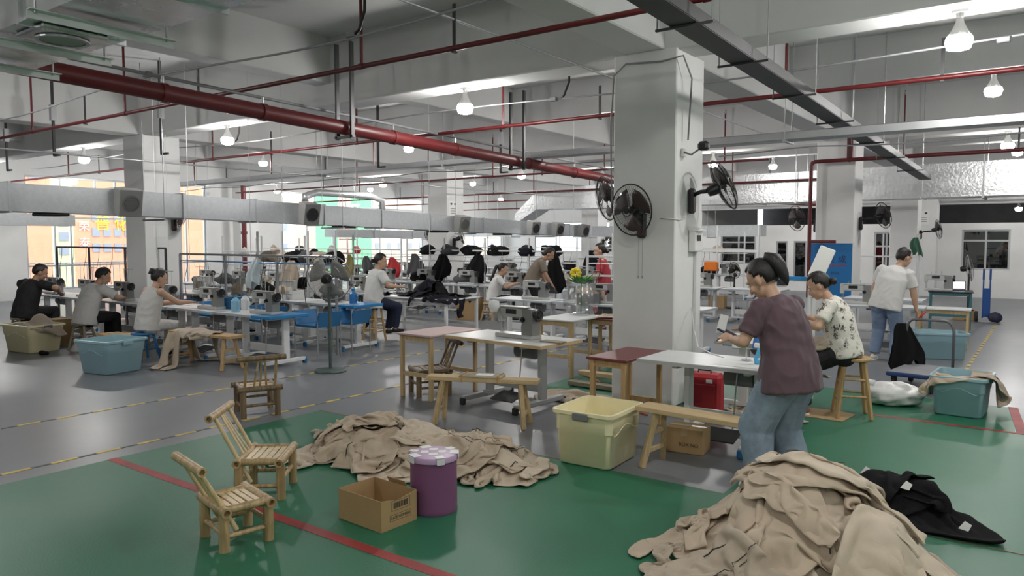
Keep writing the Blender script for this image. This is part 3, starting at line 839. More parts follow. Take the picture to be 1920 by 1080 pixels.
def cloth_obj(name, x, faces, m, levels=1, parent=None, loc=None, double=True, thick=.006):
    o_ = V(loc) if loc is not None else V((x[:, 0].mean(), x[:, 1].mean(), x[:, 2].min()))
    me = bpy.data.meshes.new(name); me.from_pydata([tuple(V(p) - o_) for p in x], [], faces)
    me.materials.append(m); me.polygons.foreach_set('use_smooth', [True] * len(me.polygons)); me.update()
    o = bpy.data.objects.new(name, me); COL.objects.link(o); o.location = o_
    if not double:
        sm = o.modifiers.new('thickness', 'SOLIDIFY'); sm.thickness = thick; sm.offset = 0
    sb = o.modifiers.new('smooth', 'SUBSURF'); sb.levels = levels; sb.render_levels = levels
    if parent: o.parent = parent
    return o
# ================================================================== PEOPLE
def fuse(mb, voxel, name, m, parent, smooth=5, wr=0.0, wscale=9.0, seed=0, wdir=(1, 1, 1)):
    """one continuous skin grown over overlapping volumes"""
    me = mb.mesh('tmp', m); o = bpy.data.objects.new('tmp', me); COL.objects.link(o)
    r = o.modifiers.new('r', 'REMESH'); r.mode = 'VOXEL'; r.voxel_size = voxel; r.use_smooth_shade = True
    if smooth:
        s_ = o.modifiers.new('s', 'SMOOTH'); s_.factor = .5; s_.iterations = smooth
    dg = bpy.context.evaluated_depsgraph_get()
    out = bpy.data.meshes.new_from_object(o.evaluated_get(dg)); bpy.data.objects.remove(o); bpy.data.meshes.remove(me)
    out.name = name; out.materials.clear(); out.materials.append(m)
    if wr:
        n = len(out.vertices); co = np.empty(n * 3); out.vertices.foreach_get('co', co); co = co.reshape(-1, 3)
        nr = np.empty(n * 3); out.vertices.foreach_get('normal', nr); nr = nr.reshape(-1, 3)
        off = V((seed * 3.7, seed * 1.3, seed * 5.1)); wd = V(wdir)
        d = np.empty(n)
        for i in range(n):
            p = V(co[i]) * wscale; p = V((p.x * wd.x, p.y * wd.y, p.z * wd.z)) + off
            q = p + mnoise.noise_vector(p * .5) * .9
            a = mnoise.noise(q); b_ = mnoise.noise(q * 2.1 + V((7, 3, 1)))
            d[i] = (1 - 2.4 * abs(a)) * .7 + .3 * b_
        co += nr * (d * wr)[:, None]
        out.vertices.foreach_set('co', co.ravel()); out.update()
    out.polygons.foreach_set('use_smooth', [True] * len(out.polygons))
    o = bpy.data.objects.new(name, out); COL.objects.link(o); o.parent = parent
    return o

def ik(a, t, l1, l2, pole):
    a = V(a); t = V(t); d = t - a; L = min(d.length, (l1 + l2) * .998)
    dn = d.normalized(); t = a + dn * L
    x = (l1 * l1 - l2 * l2 + L * L) / (2 * L); h = math.sqrt(max(0, l1 * l1 - x * x))
    p = V(pole); p = p - dn * p.dot(dn)
    if p.length < 1e-4: p = dn.orthogonal()
    return a + dn * x + p.normalized() * h, t

def loft(mb, rings, n=18):
    """rings: (centre, axis_x, axis_y, rx, ry)"""
    vs = []; fs = []
    for (c, ax, ay, rx, ry) in rings:
        for i in range(n):
            a = 2 * PI * i / n; vs.append(V(c) + V(ax) * rx * math.cos(a) + V(ay) * ry * math.sin(a))
    for k_ in range(len(rings) - 1):
        for i in range(n): fs.append((k_ * n + i, k_ * n + (i + 1) % n, (k_ + 1) * n + (i + 1) % n, (k_ + 1) * n + i))
    fs.append(tuple(range(n - 1, -1, -1))); fs.append(tuple((len(rings) - 1) * n + i for i in range(n)))
    mb._add(vs, fs)

def hand(mb, w_, d, nrm, side, k=1.0, curl=.5, spread=.12, thumb_in=.6):
    """w_ wrist, d finger direction, nrm back-of-hand normal, side +1 thumb toward +across"""
    d = V(d).normalized(); nrm = V(nrm); nrm = (nrm - d * nrm.dot(d)).normalized(); ac = d.cross(nrm).normalized() * side
    r = .0088 * k
    pc = V(w_) + d * .045 * k
    R = M((ac, d, nrm)).transposed()
    mb.ell(pc, (.039 * k, .052 * k, .0155 * k), R, 14, 9)
    mb.cap(V(w_) - d * .01, V(w_) + d * .02 * k, .024 * k, .024 * k, 10)
    for i, (off, ln) in enumerate(((.028, .072), (.010, .080), (-.009, .075), (-.027, .060))):
        base = V(w_) + d * .082 * k + ac * off * k; l = ln * k
        p = base - d * .02; fd = (d + ac * (off / .03) * spread).normalized()
        pts = [p, base]
        ang = curl * .55; cur = fd
        for seg, fr in enumerate((.45, .32, .23)):
            cur = M.Rotation(ang, 3, ac * side) @ cur if True else cur
            # bend toward the palm (away from nrm)
            if cur.dot(nrm) > 0 and ang > .01: cur = M.Rotation(-2 * ang, 3, ac * side) @ cur
            pts.append(pts[-1] + cur * l * fr)
        for a, b_, rr in zip(pts, pts[1:], (r * 1.05, r * 1.02, r * .95, r * .85)): mb.cap(a, b_, rr, rr * .94, 8)
    tb = V(w_) + d * .028 * k + ac * .030 * k
    t1 = tb + (d * .6 + ac * .75 - nrm * .25 * thumb_in).normalized() * .040 * k
    t2 = t1 + (d * .9 + ac * .15 - nrm * .5 * thumb_in).normalized() * .034 * k
    mb.cap(tb - ac * .01, t1, r * 1.35, r * 1.15, 8); mb.cap(t1, t2, r * 1.12, r * .9, 8)

SKIN = mat('skin', (.58, .36, .25), .5, var=.05, vscale=12, bump=.05, bscale=180)
SKIN2 = mat('skin_tanned', (.42, .245, .16), .5, var=.05, vscale=12, bump=.05, bscale=180)
HAIR = mat('black_hair', (.012, .010, .010), .38, var=.3, vscale=30, bump=.5, bscale=160, stretch=(1, 1, .18))
EYEW = mat('eye_white', (.7, .68, .65), .3)
EYED = mat('eye_dark', (.02, .012, .01), .2)
LIP = mat('lips', (.42, .17, .14), .45)

def person(label, loc, rz, H=1.58, ph=None, lean=(.1, .25), side=0.0, twist=0.0, head=(.3, 0, 0), hands=None, poles=None, feet=None, knees=None,
           shirt=None, sleeve=.5, trousers=None, hair='bun', shoes=None, skin=None, vox=.011, bulk=1.0, hem=.10, hdirs=None, curls=(.6, .6), seed=1,
           leg_w=1.0, wr=.009, group=None, headoff=(0, 0), hipb=None):
    k = H / 1.60; skin = skin or SKIN; hipb = hipb or bulk
    T = thing('person', label, 'person', loc, rz, group)
    ph = (.84 * k) if ph is None else ph
    P = V((0, 0, ph))
    # spine
    N = 8; L = .50 * k; pts = [P]; us = []
    for i in range(N):
        a = lean[0] + (lean[1] - lean[0]) * ((i + .5) / N)
        u = V((math.sin(side), math.sin(a) * math.cos(side), math.cos(a) * math.cos(side))).normalized(); us.append(u); pts.append(pts[-1] + u * L / N)
    def sp(t):
        if t <= 0: return pts[0] + us[0] * t * L, us[0]
        if t >= 1: return pts[-1] + us[-1] * (t - 1) * L, us[-1]
        i = min(int(t * N), N - 1); return pts[i] + us[i] * (t * N - i) * L / N, us[i]
    def axes(t):
        c, u = sp(t); tw = twist * max(0, t)
        ax = V((math.cos(tw), math.sin(tw), 0)); ax = (ax - u * ax.dot(u)).normalized(); ay = u.cross(ax).normalized()
        return c, u, ax, ay
    c, u, ax, ay = axes(.93)
    sh = {1: c + ax * .165 * k * bulk ** .5 - u * .005, -1: c - ax * .165 * k * bulk ** .5 - u * .005}
    hp = {1: P + V((.088 * k, 0, -.02)), -1: P + V((-.088 * k, 0, -.02))}
    nb, un, nax, nay = axes(1.0)
    # head
    hpitch, hyaw, hroll = head
    top = V((0, math.sin((lean[1] + hpitch) * .6), math.cos((lean[1] + hpitch) * .6)))
    nt = nb + top * .075 * k + V((headoff[0], headoff[1], 0))
    HR = M.Rotation(hyaw + twist, 3, 'Z') @ M.Rotation(-hpitch, 3, 'X') @ M.Rotation(hroll, 3, 'Y')
    hc = nt + HR @ V((0, .022, .085)) * k
    hk_ = k * 1.10
    def hd(p): return hc + HR @ V(p) * hk_
    # arms, legs
    hands = hands or {1: (.22, .05, ph - .05), -1: (-.22, .05, ph - .05)}
    poles = poles or {1: (.6, -.8, -.4), -1: (-.6, -.8, -.4)}
    feet = feet or {1: (.1, 0, .075), -1: (-.1, 0, .075)}
    knees = knees or {1: (.05, 1, 0), -1: (-.05, 1, 0)}
    el = {}; wrs = {}; kn = {}; an = {}
    for s in (1, -1):
        el[s], wrs[s] = ik(sh[s], hands[s], .272 * k, .235 * k, poles[s])
        kn[s], an[s] = ik(hp[s], feet[s], .405 * k, .385 * k, knees[s])
    # ---- body
    b = MB()
    rings = []
    for t, rx, ry in ((-.06, .13, .09), (.1, .135, .095), (.35, .135, .095), (.65, .145, .10), (.86, .13, .08), (.98, .06, .05)):
        c, u, a1, a2 = axes(t); rings.append((c, a1, a2, rx * k * bulk, ry * k * bulk))
    loft(b, rings)
    b.cap(nb - un * .03, nt + HR @ V((0, .008, .03)) * k, .052 * k, .047 * k)
    b.ell(hd((0, -.008, .028)), (.073 * hk_, .092 * hk_, .094 * hk_), HR, 20, 14)
    b.ell(hd((0, .028, -.035)), (.058 * hk_, .060 * hk_, .072 * hk_), HR, 16, 12)
    b.ell(hd((0, .062, -.082)), (.026 * hk_, .024 * hk_, .022 * hk_), HR)
    b.cap(hd((0, .084, .012)), hd((0, .104, -.026)), .009 * hk_, .0135 * hk_, 8)
    b.ell(hd((0, .082, -.058)), (.024 * hk_, .014 * hk_, .013 * hk_), HR)
    for s in (1, -1):
        b.ell(hd((.033 * s, .064, -.028)), (.026 * hk_, .022 * hk_, .025 * hk_), HR)
        b.ell(hd((.075 * s, -.008, -.012)), (.010 * hk_, .020 * hk_, .033 * hk_), HR @ M.Rotation(.35 * s, 3, 'Z'))
        b.ell(hd((.03 * s, .078, .028)), (.026 * hk_, .012 * hk_, .010 * hk_), HR)
        b.ell(sh[s], (.058 * k, .055 * k, .055 * k)); b.cap(sh[s], el[s], .046 * k * bulk, .039 * k * bulk)
        mid = el[s] + (wrs[s] - el[s]) * .3
        b.cap(el[s], mid, .039 * k * bulk, .039 * k * bulk); b.cap(mid, wrs[s], .038 * k * bulk, .025 * k)
        fd, nr = (hdirs or {}).get(s, (None, None))
        if fd is None: fd = (wrs[s] - el[s]).normalized() + V((0, .2, -.1))
        if nr is None: nr = V((0, -.2, 1))
        hand(b, wrs[s], fd, nr, -s if V(fd).normalized().cross(V(nr)).x * s > 0 else s, k, curls[0 if s == 1 else 1])
        b.cap(hp[s], kn[s], .078 * k * bulk, .052 * k); b.cap(kn[s], an[s], .050 * k, .034 * k)
        ft = an[s] + V((.02 * s, .13, -.045)); ft.z = max(ft.z, .022 + loc[2] * 0)
        b.cap(an[s] + V((0, -.02, -.035)), ft, .034 * k, .026 * k)
    fuse(b, vox * .8, 'body', skin, T, 3)
    # ---- face details
    for s in (1, -1):
        e = MB(); e.ell(hd((.032 * s, .0835, .010)), (.0135 * hk_, .006 * hk_, .006 * hk_), HR, 10, 6); eo = e.obj('eye', EYEW, T, True)
        e = MB(); e.ell(hd((.032 * s, .0885, .010)), (.006 * hk_, .003 * hk_, .006 * hk_), HR, 8, 5); e.obj('iris', EYED, eo, True)
        e = MB(); e.cap(hd((.018 * s, .089, .030)), hd((.048 * s, .080, .032)), .004 * hk_, .003 * hk_, 6); e.obj('eyebrow', HAIR, T, True)
    e = MB(); e.ell(hd((0, .094, -.060)), (.021 * hk_, .006 * hk_, .007 * hk_), HR, 10, 6); e.obj('lips', LIP, T, True)
    # ---- hair
    h = MB()
    n, m_ = 40, 28; vs = []; fs = []
    lowz = {'short': -.35, 'cap': -.25}.get(hair, -.42)
    for j in range(m_ + 1):
        phi = -PI / 2 + PI * j / m_
        for i in range(n):
            a = 2 * PI * i / n; d = V((math.cos(phi) * math.cos(a), math.cos(phi) * math.sin(a), math.sin(phi)))
            face = d.y > .30 and d.z < .52 + .25 * (1 - d.y)
            side_ = abs(d.x) > .55 and d.z < -.05 and d.y > -.30
            low = d.z < lowz and True
            f = 1.0
            if face or side_ or (low and d.y > -.2) or d.z < -.78: f = .80
            nz = 1 + .03 * mnoise.noise(V((d.x * 3 + seed, d.y * 3, d.z * 1.5))) + .018 * mnoise.noise(V((d.x * 9, d.y * 9 + seed, d.z * 3)))
            vs.append(hd((d.x * .0845 * f * nz, (-.014 + d.y * .1035 * f * nz), .030 + d.z * .109 * f * nz)))
    for j in range(m_):
        for i in range(n): fs.append((j * n + i, j * n + (i + 1) % n, (j + 1) * n + (i + 1) % n, (j + 1) * n + i))
    h._add(vs, fs)
    if hair == 'bun':
        h.ell(hd((0, -.125, .055)), (.040 * hk_, .036 * hk_, .042 * hk_), HR, 14, 10); h.ell(hd((0, -.10, .03)), (.05 * hk_, .03 * hk_, .045 * hk_), HR, 12, 8)
    elif hair == 'lowbun':
        h.ell(hd((0, -.125, -.02)), (.042 * hk_, .034 * hk_, .036 * hk_), HR, 14, 10)
    elif hair == 'pony':
        h.path([hd((0, -.08, .070)), hd((0, -.112, .094)), hd((0, -.136, .062)), hd((0, -.140, .010)), hd((.004, -.132, -.045)), hd((.006, -.122, -.090)), hd((.006, -.115, -.115))], [.028 * hk_, .040 * hk_, .046 * hk_, .043 * hk_, .034 * hk_, .020 * hk_, .005 * hk_], 14)
        h.ell(hd((0, -.10, .075)), (.035 * hk_, .03 * hk_, .03 * hk_), HR)
        for q in range(0):   # wisps of fringe
            xx = -.055 + .018 * q
            h.path([hd((xx, .045, .108)), hd((xx * 1.1, .082, .082)), hd((xx * 1.2, .094, .045)), hd((xx * 1.25, .094, .012 - .01 * (q % 3)))], [.013 * hk_, .010 * hk_, .006 * hk_, .0015 * hk_], 6)
    elif hair == 'longpony':
        h.path([hd((0, -.10, .03)), hd((0, -.14, .02)), hd((0.01, -.15, -.08)), hd((0.02, -.15, -.22)), hd((0.03, -.14, -.34))], [.028 * hk_, .034 * hk_, .034 * hk_, .028 * hk_, .006 * hk_], 10)
    elif hair == 'bob':
        h.ell(hd((0, -.045, -.035)), (.086 * hk_, .075 * hk_, .085 * hk_), HR, 18, 12)
    elif hair == 'clip':
        h.ell(hd((0, -.10, .06)), (.05 * hk_, .035 * hk_, .05 * hk_), HR, 14, 10)
    ho = h.obj('hair', HAIR, T, True)
    if hair == 'clip':
        e = MB(); e.box(hd((0, -.135, .075)), (.07 * hk_, .02 * hk_, .05 * hk_), HR, b=.006)
        for q in (-1, 0, 1): e.box(hd((.022 * q, -.14, .04)), (.008, .016, .04), HR, b=.002)
        e.obj('hair_clip', BLACKP, T)
    # ---- shirt
    if shirt:
        b = MB(); rings = []
        for t, rx, ry in ((-hem * 2, .196, .158), (-.02, .192, .154), (.25, .174, .140), (.6, .178, .134), (.82, .170, .112), (.93, .146, .086), (1.0, .082, .066), (1.03, .064, .056)):
            c, u, a1, a2 = axes(t); q_ = bulk + (max(bulk, hipb) * .97 - bulk) * min(1, max(0, (.55 - t) / .6)); rings.append((c, a1, a2, rx * k * q_, ry * k * q_))
        loft(b, rings, 22)
        for s in (1, -1):
            if sleeve > 0:
                b.ell(sh[s] - u * .008, (.064 * k, .062 * k, .058 * k))
                e_ = sh[s] + (el[s] - sh[s]) * min(sleeve, 1)
                b.tube(sh[s], e_, .066 * k * bulk, .062 * k * bulk, 14)
                if sleeve > 1:
                    w2 = el[s] + (wrs[s] - el[s]) * (sleeve - 1); b.ell(el[s], (.055 * k,) * 3); b.tube(el[s], w2, .055 * k, .045 * k, 14)
        fuse(b, vox, 'shirt', shirt, T, 6, wr, 8.0, seed, (1, 1, .75))
    if trousers:
        b = MB(); c, u, a1, a2 = axes(0.0)
        loft(b, [(P + V((0, 0, -.10)) * k, V((1, 0, 0)), V((0, 1, 0)), .14 * k * hipb, .11 * k * hipb), (P, V((1, 0, 0)), a2, .166 * k * hipb, .122 * k * hipb), (P + us[0] * .10 * k, a1, a2, .140 * k * bulk, .100 * k * bulk)])
        for s in (1, -1):
            b.ell(hp[s] + V((0, -.005, -.04)), (.092 * k * hipb, .102 * k * hipb, .095 * k * hipb))
            b.cap(hp[s] + (kn[s] - hp[s]) * .12, kn[s], .088 * k * hipb * (1 + .25 * (leg_w - 1)), .068 * k * leg_w); b.ell(kn[s], (.068 * k * leg_w,) * 3)
            e_ = kn[s] + (an[s] - kn[s]) * .94; b.tube(kn[s], e_, .066 * k * leg_w, .058 * k * leg_w, 16)
        fuse(b, vox, 'trousers', trousers, T, 4, wr * .9, 9.0, seed + 3, (1, 1, .6))
    if shoes:
        for s in (1, -1):
            e = MB(); a = an[s] + V((0, -.02, -.03)); f_ = an[s] + V((.015 * s, .125, -.042)); f_.z = max(f_.z, .03)
            e.cap(a, f_, .040 * k, .033 * k, 12); so = e.obj('shoe', shoes, T, True)
            e = MB(); q = (f_ - a); ang = math.atan2(q.x, q.y)
            e.box((a + f_) / 2 - V((0, 0, .036)), (.075 * k, .215 * k, .018), M.Rotation(-ang, 3, 'Z'), b=.006); e.obj('sole', PAPER, so)
    return T, dict(sh=sh, el=el, wr=wrs, kn=kn, an=an, hc=hc, hd=hd)

PURPLE = mat('plum_cotton', (.115, .068, .085), .8, var=.06, vscale=6, bump=.15, bscale=300, sheen=.1)
JEANS = mat('light_blue_denim', (.25, .33, .41), .8, var=.22, vscale=7, bump=.35, bscale=320)
JEANS2 = mat('mid_blue_denim', (.20, .27, .40), .8, var=.15, vscale=7, bump=.35, bscale=320)
BLACKC = mat('black_cotton', (.010, .010, .011), .85, bump=.15, bscale=200)
WHITEC = mat('white_cotton', (.72, .71, .69), .8, var=.03, vscale=5, bump=.1, bscale=300)
GREYC = mat('pale_grey_cotton', (.58, .57, .55), .8, var=.04, vscale=5, bump=.1, bscale=300)
NAVYC = mat('navy_cotton', (.012, .018, .045), .85)
# ================================================================== FURNITURE AND TUBS
def hollow(mb, p0, p1, r, n=14, ri=.6, nodes=2, rnd=None):
    """a length of bamboo culm: outside, bore, rims and swollen nodes"""
    p0 = V(p0); p1 = V(p1); d = p1 - p0; L = d.length; q = d.to_track_quat('Z', 'Y').to_matrix()
    prof = [(r * ri, .03), (r * ri, 0), (r, 0)]
    for i in range(nodes):
        z = L * (i + .7) / (nodes + .4); prof += [(r * .985, z - .012), (r * 1.06, z), (r * .985, z + .012)]
    prof += [(r, L), (r * ri, L), (r * ri, L - .03)]
    mb.lathe(prof, n, p0, q, cap=True)
def bamboo_chair(label, loc, rz, w=.32, d=.26, h=.24, top=.52, back=.12, m1=None, m2=None):
    m1 = m1 or BAMBOO; m2 = m2 or BAMBOOL
    t = thing('bamboo_chair', label, 'chair', loc, rz, 'small bamboo chairs')
    r = .029; x = w / 2; y = d / 2
    for sx in (-1, 1):
        for sy in (-1, 1):
            b = MB(); hollow(b, (sx * (x - .02), sy * y, 0), (sx * (x - .02), sy * y, h - .02), r, nodes=1); b.obj('leg', m1, t, 50)
    for sy in (-1, 1):
        b = MB(); hollow(b, (-x - .03, sy * y, h), (x + .03, sy * y, h), r * .98, nodes=2); b.obj('seat_rail', m1, t, 50)
    for sx in (-1, 1):
        b = MB(); hollow(b, (sx * (x - .02), -y + .02, h + .002), (sx * (x - .02), y - .02, h + .002), r * .8, nodes=1); b.obj('side_rail', m1, t, 50)
        b = MB(); hollow(b, (sx * (x - .02), -y, h * .36), (sx * (x - .02), y, h * .36), .014, nodes=1); b.obj('stretcher', m1, t, 50)
    b = MB(); hollow(b, (-x + .03, y, h * .5), (x - .03, y, h * .5), .014, nodes=1); b.obj('stretcher', m1, t, 50)
    b = MB(); hollow(b, (-x + .03, -y, h * .42), (x - .03, -y, h * .42), .015, nodes=1); b.obj('stretcher', m1, t, 50)
    ns = 5; sw = (d - .05) / ns
    for i in range(ns):
        yy = -d / 2 + .025 + sw * (i + .5)
        b = MB(); b.box((0, yy, h + .008 + .002 * (i % 2)), (w - .06, sw - .006, .008), b=.003); b.obj('seat_slat', m2, t)
    ty = -y - back; tz_ = top
    for sx in (-1, 1):
        b = MB(); hollow(b, (sx * (x - .035), -y + .075, h * .45), (sx * (x - .045), ty + .01, tz_), .0135, nodes=2); b.obj('back_post', m2, t, 50)
    for i, ox in enumerate((-.035, 0, .035)):
        b = MB(); q0 = V((ox * 1.7, -y + .012, h + .01)); q1 = V((ox * .8, ty + .008, tz_)); dd = q1 - q0
        b.box((q0 + q1) / 2, (.020, .008, dd.length), dd.to_track_quat('Z', 'Y').to_matrix(), b=.002); b.obj('back_slat', m2, t)
    b = MB(); hollow(b, (-x - .045, ty, tz_ + .012), (x + .045, ty, tz_ + .012), .026, nodes=2); b.obj('top_rail', m1, t, 50)
    return t
bamboo_chair('nearest small bamboo chair, standing on the red tape line', (-3.70, 2.42, .003), math.radians(-12), .33, .25, .225, .47, .13)
bamboo_chair('small bamboo chair with leaning back, behind the nearest one', (-4.24, 3.01, .003), math.radians(-50), .38, .27, .25, .54, .16)
bamboo_chair('greyish bamboo chair seen from behind at the green floor corner', (-6.27, 4.36, 0), math.radians(66), .36, .34, .27, .57, .10, BAMBOOD, BAMBOO)
bamboo_chair('dark bamboo chair under the small pink-topped table', (-5.52, 6.05, 0), math.radians(148), .38, .34, .27, .56, .12, BAMBOOD, BAMBOOD)

# cardboard box
t = thing('cardboard_box', 'open brown cardboard box beside the purple drum', 'box', (-3.265, 3.10, .003), math.radians(-3))
w_, d_, h_ = .385, .28, .185
b = MB(); b.box((0, 0, .003), (w_, d_, .006)); b.obj('bottom', CARD, t)
for nm, c, s in (('side_panel', (0, -d_ / 2, h_ / 2), (w_, .005, h_)), ('side_panel', (0, d_ / 2, h_ / 2), (w_, .005, h_)), ('end_panel', (-w_ / 2, 0, h_ / 2), (.005, d_, h_))):
    b = MB(); b.box(c, s); b.obj(nm, CARD, t)
b = MB(); b.prism([(-d_ / 2, 0), (d_ / 2, 0), (d_ / 2, h_), (.06, h_ - .012), (-.02, h_ - .022), (-.09, h_ - .006), (-d_ / 2, h_)], (w_ / 2 - .0025, 0, 0), (0, 1, 0), (0, 0, 1), (.005, 0, 0)); pe = b.obj('end_panel', CARD, t)
b = MB(); b.box((.02, d_ / 2 + .001, h_ + .012), (.16, .004, .05), Euler((.5, 0, 0)).to_matrix()); b.obj('torn_flap', CARDIN, t)
b = MB(); rnd = random.Random(3); y = -.045
while y < .065:
    bw = rnd.choice((.002, .003, .005)); b.box((w_ / 2 + .003, y, .135), (.0008, bw, .035)); y += bw + rnd.choice((.002, .003, .004))
b.obj('barcode', INK, pe)
b = MB()
def frame_rect(b, y0, y1, z0, z1, e=.0016):
    for c, s in (((y0 + y1) / 2, z0), ((y0 + y1) / 2, z1)): b.box((w_ / 2 + .003, c, s), (.0008, y1 - y0, e))
    for c in (y0, y1): b.box((w_ / 2 + .003, c, (z0 + z1) / 2), (.0008, e, z1 - z0))
frame_rect(b, -.06, .085, .105, .165); frame_rect(b, -.075, .09, .045, .082); b.obj('print_frame', INK, pe)
text_mesh('print', 'CASE NUMBER', .024, INK, pe, (w_ / 2 + .0032, .008, .063), (PI / 2, 0, PI / 2), .0004)

# purple drum with checked lid
t = thing('plastic_drum', 'purple round drum with a white patched lid', 'drum', (-3.10, 3.425, .003), .4)
PUR = mat('purple_plastic', (.21, .078, .175), .42, var=.04, vscale=3)
b = MB(); b.lathe([(0, 0), (.146, 0), (.150, .012), (.148, .03), (.146, .335), (0, .335)], 40); b.obj('drum_body', PUR, t, 40)
LID = mat('lilac_lid', (.50, .33, .52), .35, coat=.2)
b = MB(); b.lathe([(.150, .325), (.155, .328), (.156, .352), (.150, .362), (.12, .366), (0, .366)], 40); lid = b.obj('lid', LID, t, 40)
LIDW = mat('white_lid_patch', (.80, .79, .80), .35)
for i in range(6):
    a = 2 * PI * i / 6 + (.25, -.1, .2, 0, -.2, .1)[i]; ww = (.085, .05, .07, .045, .08, .055)[i]
    b = MB(); b.box((.130, 0, .3655), (.055, ww, .003), b=.001); b.box((.1575, 0, .342), (.003, ww * .92, .038), b=.001)
    p = b.obj('lid_patch', LIDW, lid); p.rotation_euler = (0, 0, a)
for i in range(4):
    a = 2 * PI * i / 4 + .3; b = MB(); b.box((.055, 0, .3672), (.05, .055, .003), b=.001); p = b.obj('lid_patch', LIDW, lid); p.rotation_euler = (0, 0, a)

# tubs
def rrect(w, d, r, n=5):
    p = []
    for cx, cy, a0 in ((w / 2 - r, d / 2 - r, 0), (-w / 2 + r, d / 2 - r, PI / 2), (-w / 2 + r, -d / 2 + r, PI), (w / 2 - r, -d / 2 + r, 1.5 * PI)):
        for i in range(n + 1):
            a = a0 + PI / 2 * i / n; p.append((cx + r * math.cos(a), cy + r * math.sin(a)))
    return p
def tub(label, loc, rz, bw, bd, tw, td, h, m, clip=None, group='storage tubs'):
    t = thing('storage_tub', label, 'tub', loc, rz, group)
    b = MB(); rings = []
    def ring(w, d, z, r=.05): rings.append([(x, y, z) for x, y in rrect(w, d, r)])
    st = .62
    mid = lambda k_: (bw + (tw - .05 - bw) * k_, bd + (td - .05 - bd) * k_)
    ring(bw - .03, bd - .03, 0); ring(bw, bd, .015); w1, d1 = mid(.6); ring(w1, d1, h * .62); ring(w1 + .014, d1 + .014, h * .635); w2, d2 = mid(1.0); ring(w2, d2, h - .03)
    ring(tw, td, h - .026, .06); ring(tw, td, h, .06); ring(tw - .045, td - .045, h + .002, .05); ring(w1 - .012, d1 - .012, h * .60); ring(bw - .012, bd - .012, .012)
    n = len(rings[0]); vs = [p for r in rings for p in r]; fs = []
    for k_ in range(len(rings) - 1):
        for i in range(n): fs.append((k_ * n + i, k_ * n + (i + 1) % n, (k_ + 1) * n + (i + 1) % n, (k_ + 1) * n + i))
    fs.append(tuple(range(n - 1, -1, -1))); fs.append(tuple((len(rings) - 1) * n + i for i in range(n)))
    b._add(vs, fs); b.obj('tub_body', m, t, 50)
    for s in (-1, 1):
        b = MB(); b.box((s * (tw / 2 - .002), 0, h - .035), (.022, .13, .055), b=.006); b.obj('handle', clip or m, t)
        g = MB(); pts = [(x, s * (mid((z / h)) [1] / 2 + .004), z) for x, z in [(-.4 * bw + .8 * bw * i / 16, h * (.66 + .07 * math.cos((i / 16 - .5) * 2 * PI))) for i in range(17)]]
        g.path(pts, .004, 6); g.obj('moulded_line', m, t, True)
    return t
CREAM = mat('cream_plastic', (.90, .82, .52), .38, var=.02)
TEAL = mat('pale_blue_plastic', (.31, .49, .55), .38, var=.02)
TEALD = mat('deep_teal_plastic', (.04, .15, .17), .4)
tub('big empty cream tub in front of the wooden bench', (-2.79, 4.98, .003), math.radians(92), .50, .44, .60, .52, .42, CREAM, GREYPL)
tub('pale blue tub with khaki cloth hanging over its rim', (-.66, 8.46, .003), math.radians(-3), .40, .50, .50, .62, .385, TEAL)
tub('pale blue tub behind the platform trolley', (-1.28, 12.25, 0), math.radians(22), .60, .42, .72, .52, .38, TEAL)
tub('pale blue tub standing in the aisle at left', (-9.80, 4.66, 0), math.radians(10), .50, .50, .66, .62, .43, TEAL)
tub('cream tub at far left behind the seated man', (-12.62, 4.84, 0), math.radians(8), .62, .46, .80, .58, .42, CREAM, GREYPL)
tub('dark teal tub cut off by the left edge', (-15.05, 4.75, 0), math.radians(8), .50, .42, .62, .55, .46, TEALD)

# trestle benches
def bench(label, loc, rz, L, W, H, m, th=.038, splay=.09):
    t = thing('wooden_bench', label, 'bench', loc, rz, 'wooden trestle benches')
    b = MB(); b.box((0, 0, H - th / 2), (L, W, th), b=.004); b.obj('seat_board', m[0], t)
    for sx in (-1, 1):
        for sy in (-1, 1):
            p0 = V((sx * (L / 2 - .16), sy * W * .28, H - th)); p1 = V((sx * (L / 2 - .16 + splay * .6), sy * (W * .28 + splay), 0)); d = p1 - p0
            b = MB(); b.box((p0 + p1) / 2, (.042, .042, d.length), d.to_track_quat('Z', 'Y').to_matrix(), b=.003); b.obj('leg', m[1], t)
        for z in (.12, .26):
            k_ = 1 - z / (H - th); yy = W * .28 + splay * k_; xx = sx * (L / 2 - .16 + splay * .6 * k_)
            b = MB(); b.box((xx, 0, z), (.022, 2 * yy, .032), b=.002); b.obj('stretcher', m[1], t)
    return t
bench('pale trestle bench with strapped pad before the sewing table', (-4.21, 5.33, 0), math.radians(22), 1.06, .16, .435, (WOODX, WOOD))
t = thing('strapped_pad', 'clear wrapped pad strapped onto the middle of the trestle bench', 'pad', (-4.22, 5.34, .4355), math.radians(22))
b = MB(); b.box((0, 0, .012), (.40, .19, .022), b=.006); b.obj('pad', mat('clear_wrap', (.50, .44, .33), .25, var=.2, vscale=6), t)
b = MB(); b.box((.03, .0, .0235), (.16, .10, .001)); b.obj('paper_slip', PAPER, t)
for s in (-1, 1):
    b = MB(); b.path([(s * .17, -.10, -.04), (s * .17, -.10, .026), (s * .17, .10, .026), (s * .17, .10, -.04)], .005, 6); b.obj('strap', mat('orange_band', (.55, .30, .08), .5), t)
bench('low trestle bench between the cream tub and the standing woman', (-1.98, 5.10, 0), math.radians(-5), 1.05, .20, .445, (WOODX, WOOD), splay=.10)
bench('long wooden bench draped with two khaki jackets at left', (-9.2, 5.62, 0), math.radians(4), 1.30, .26, .455, (WOODO, WOODO))

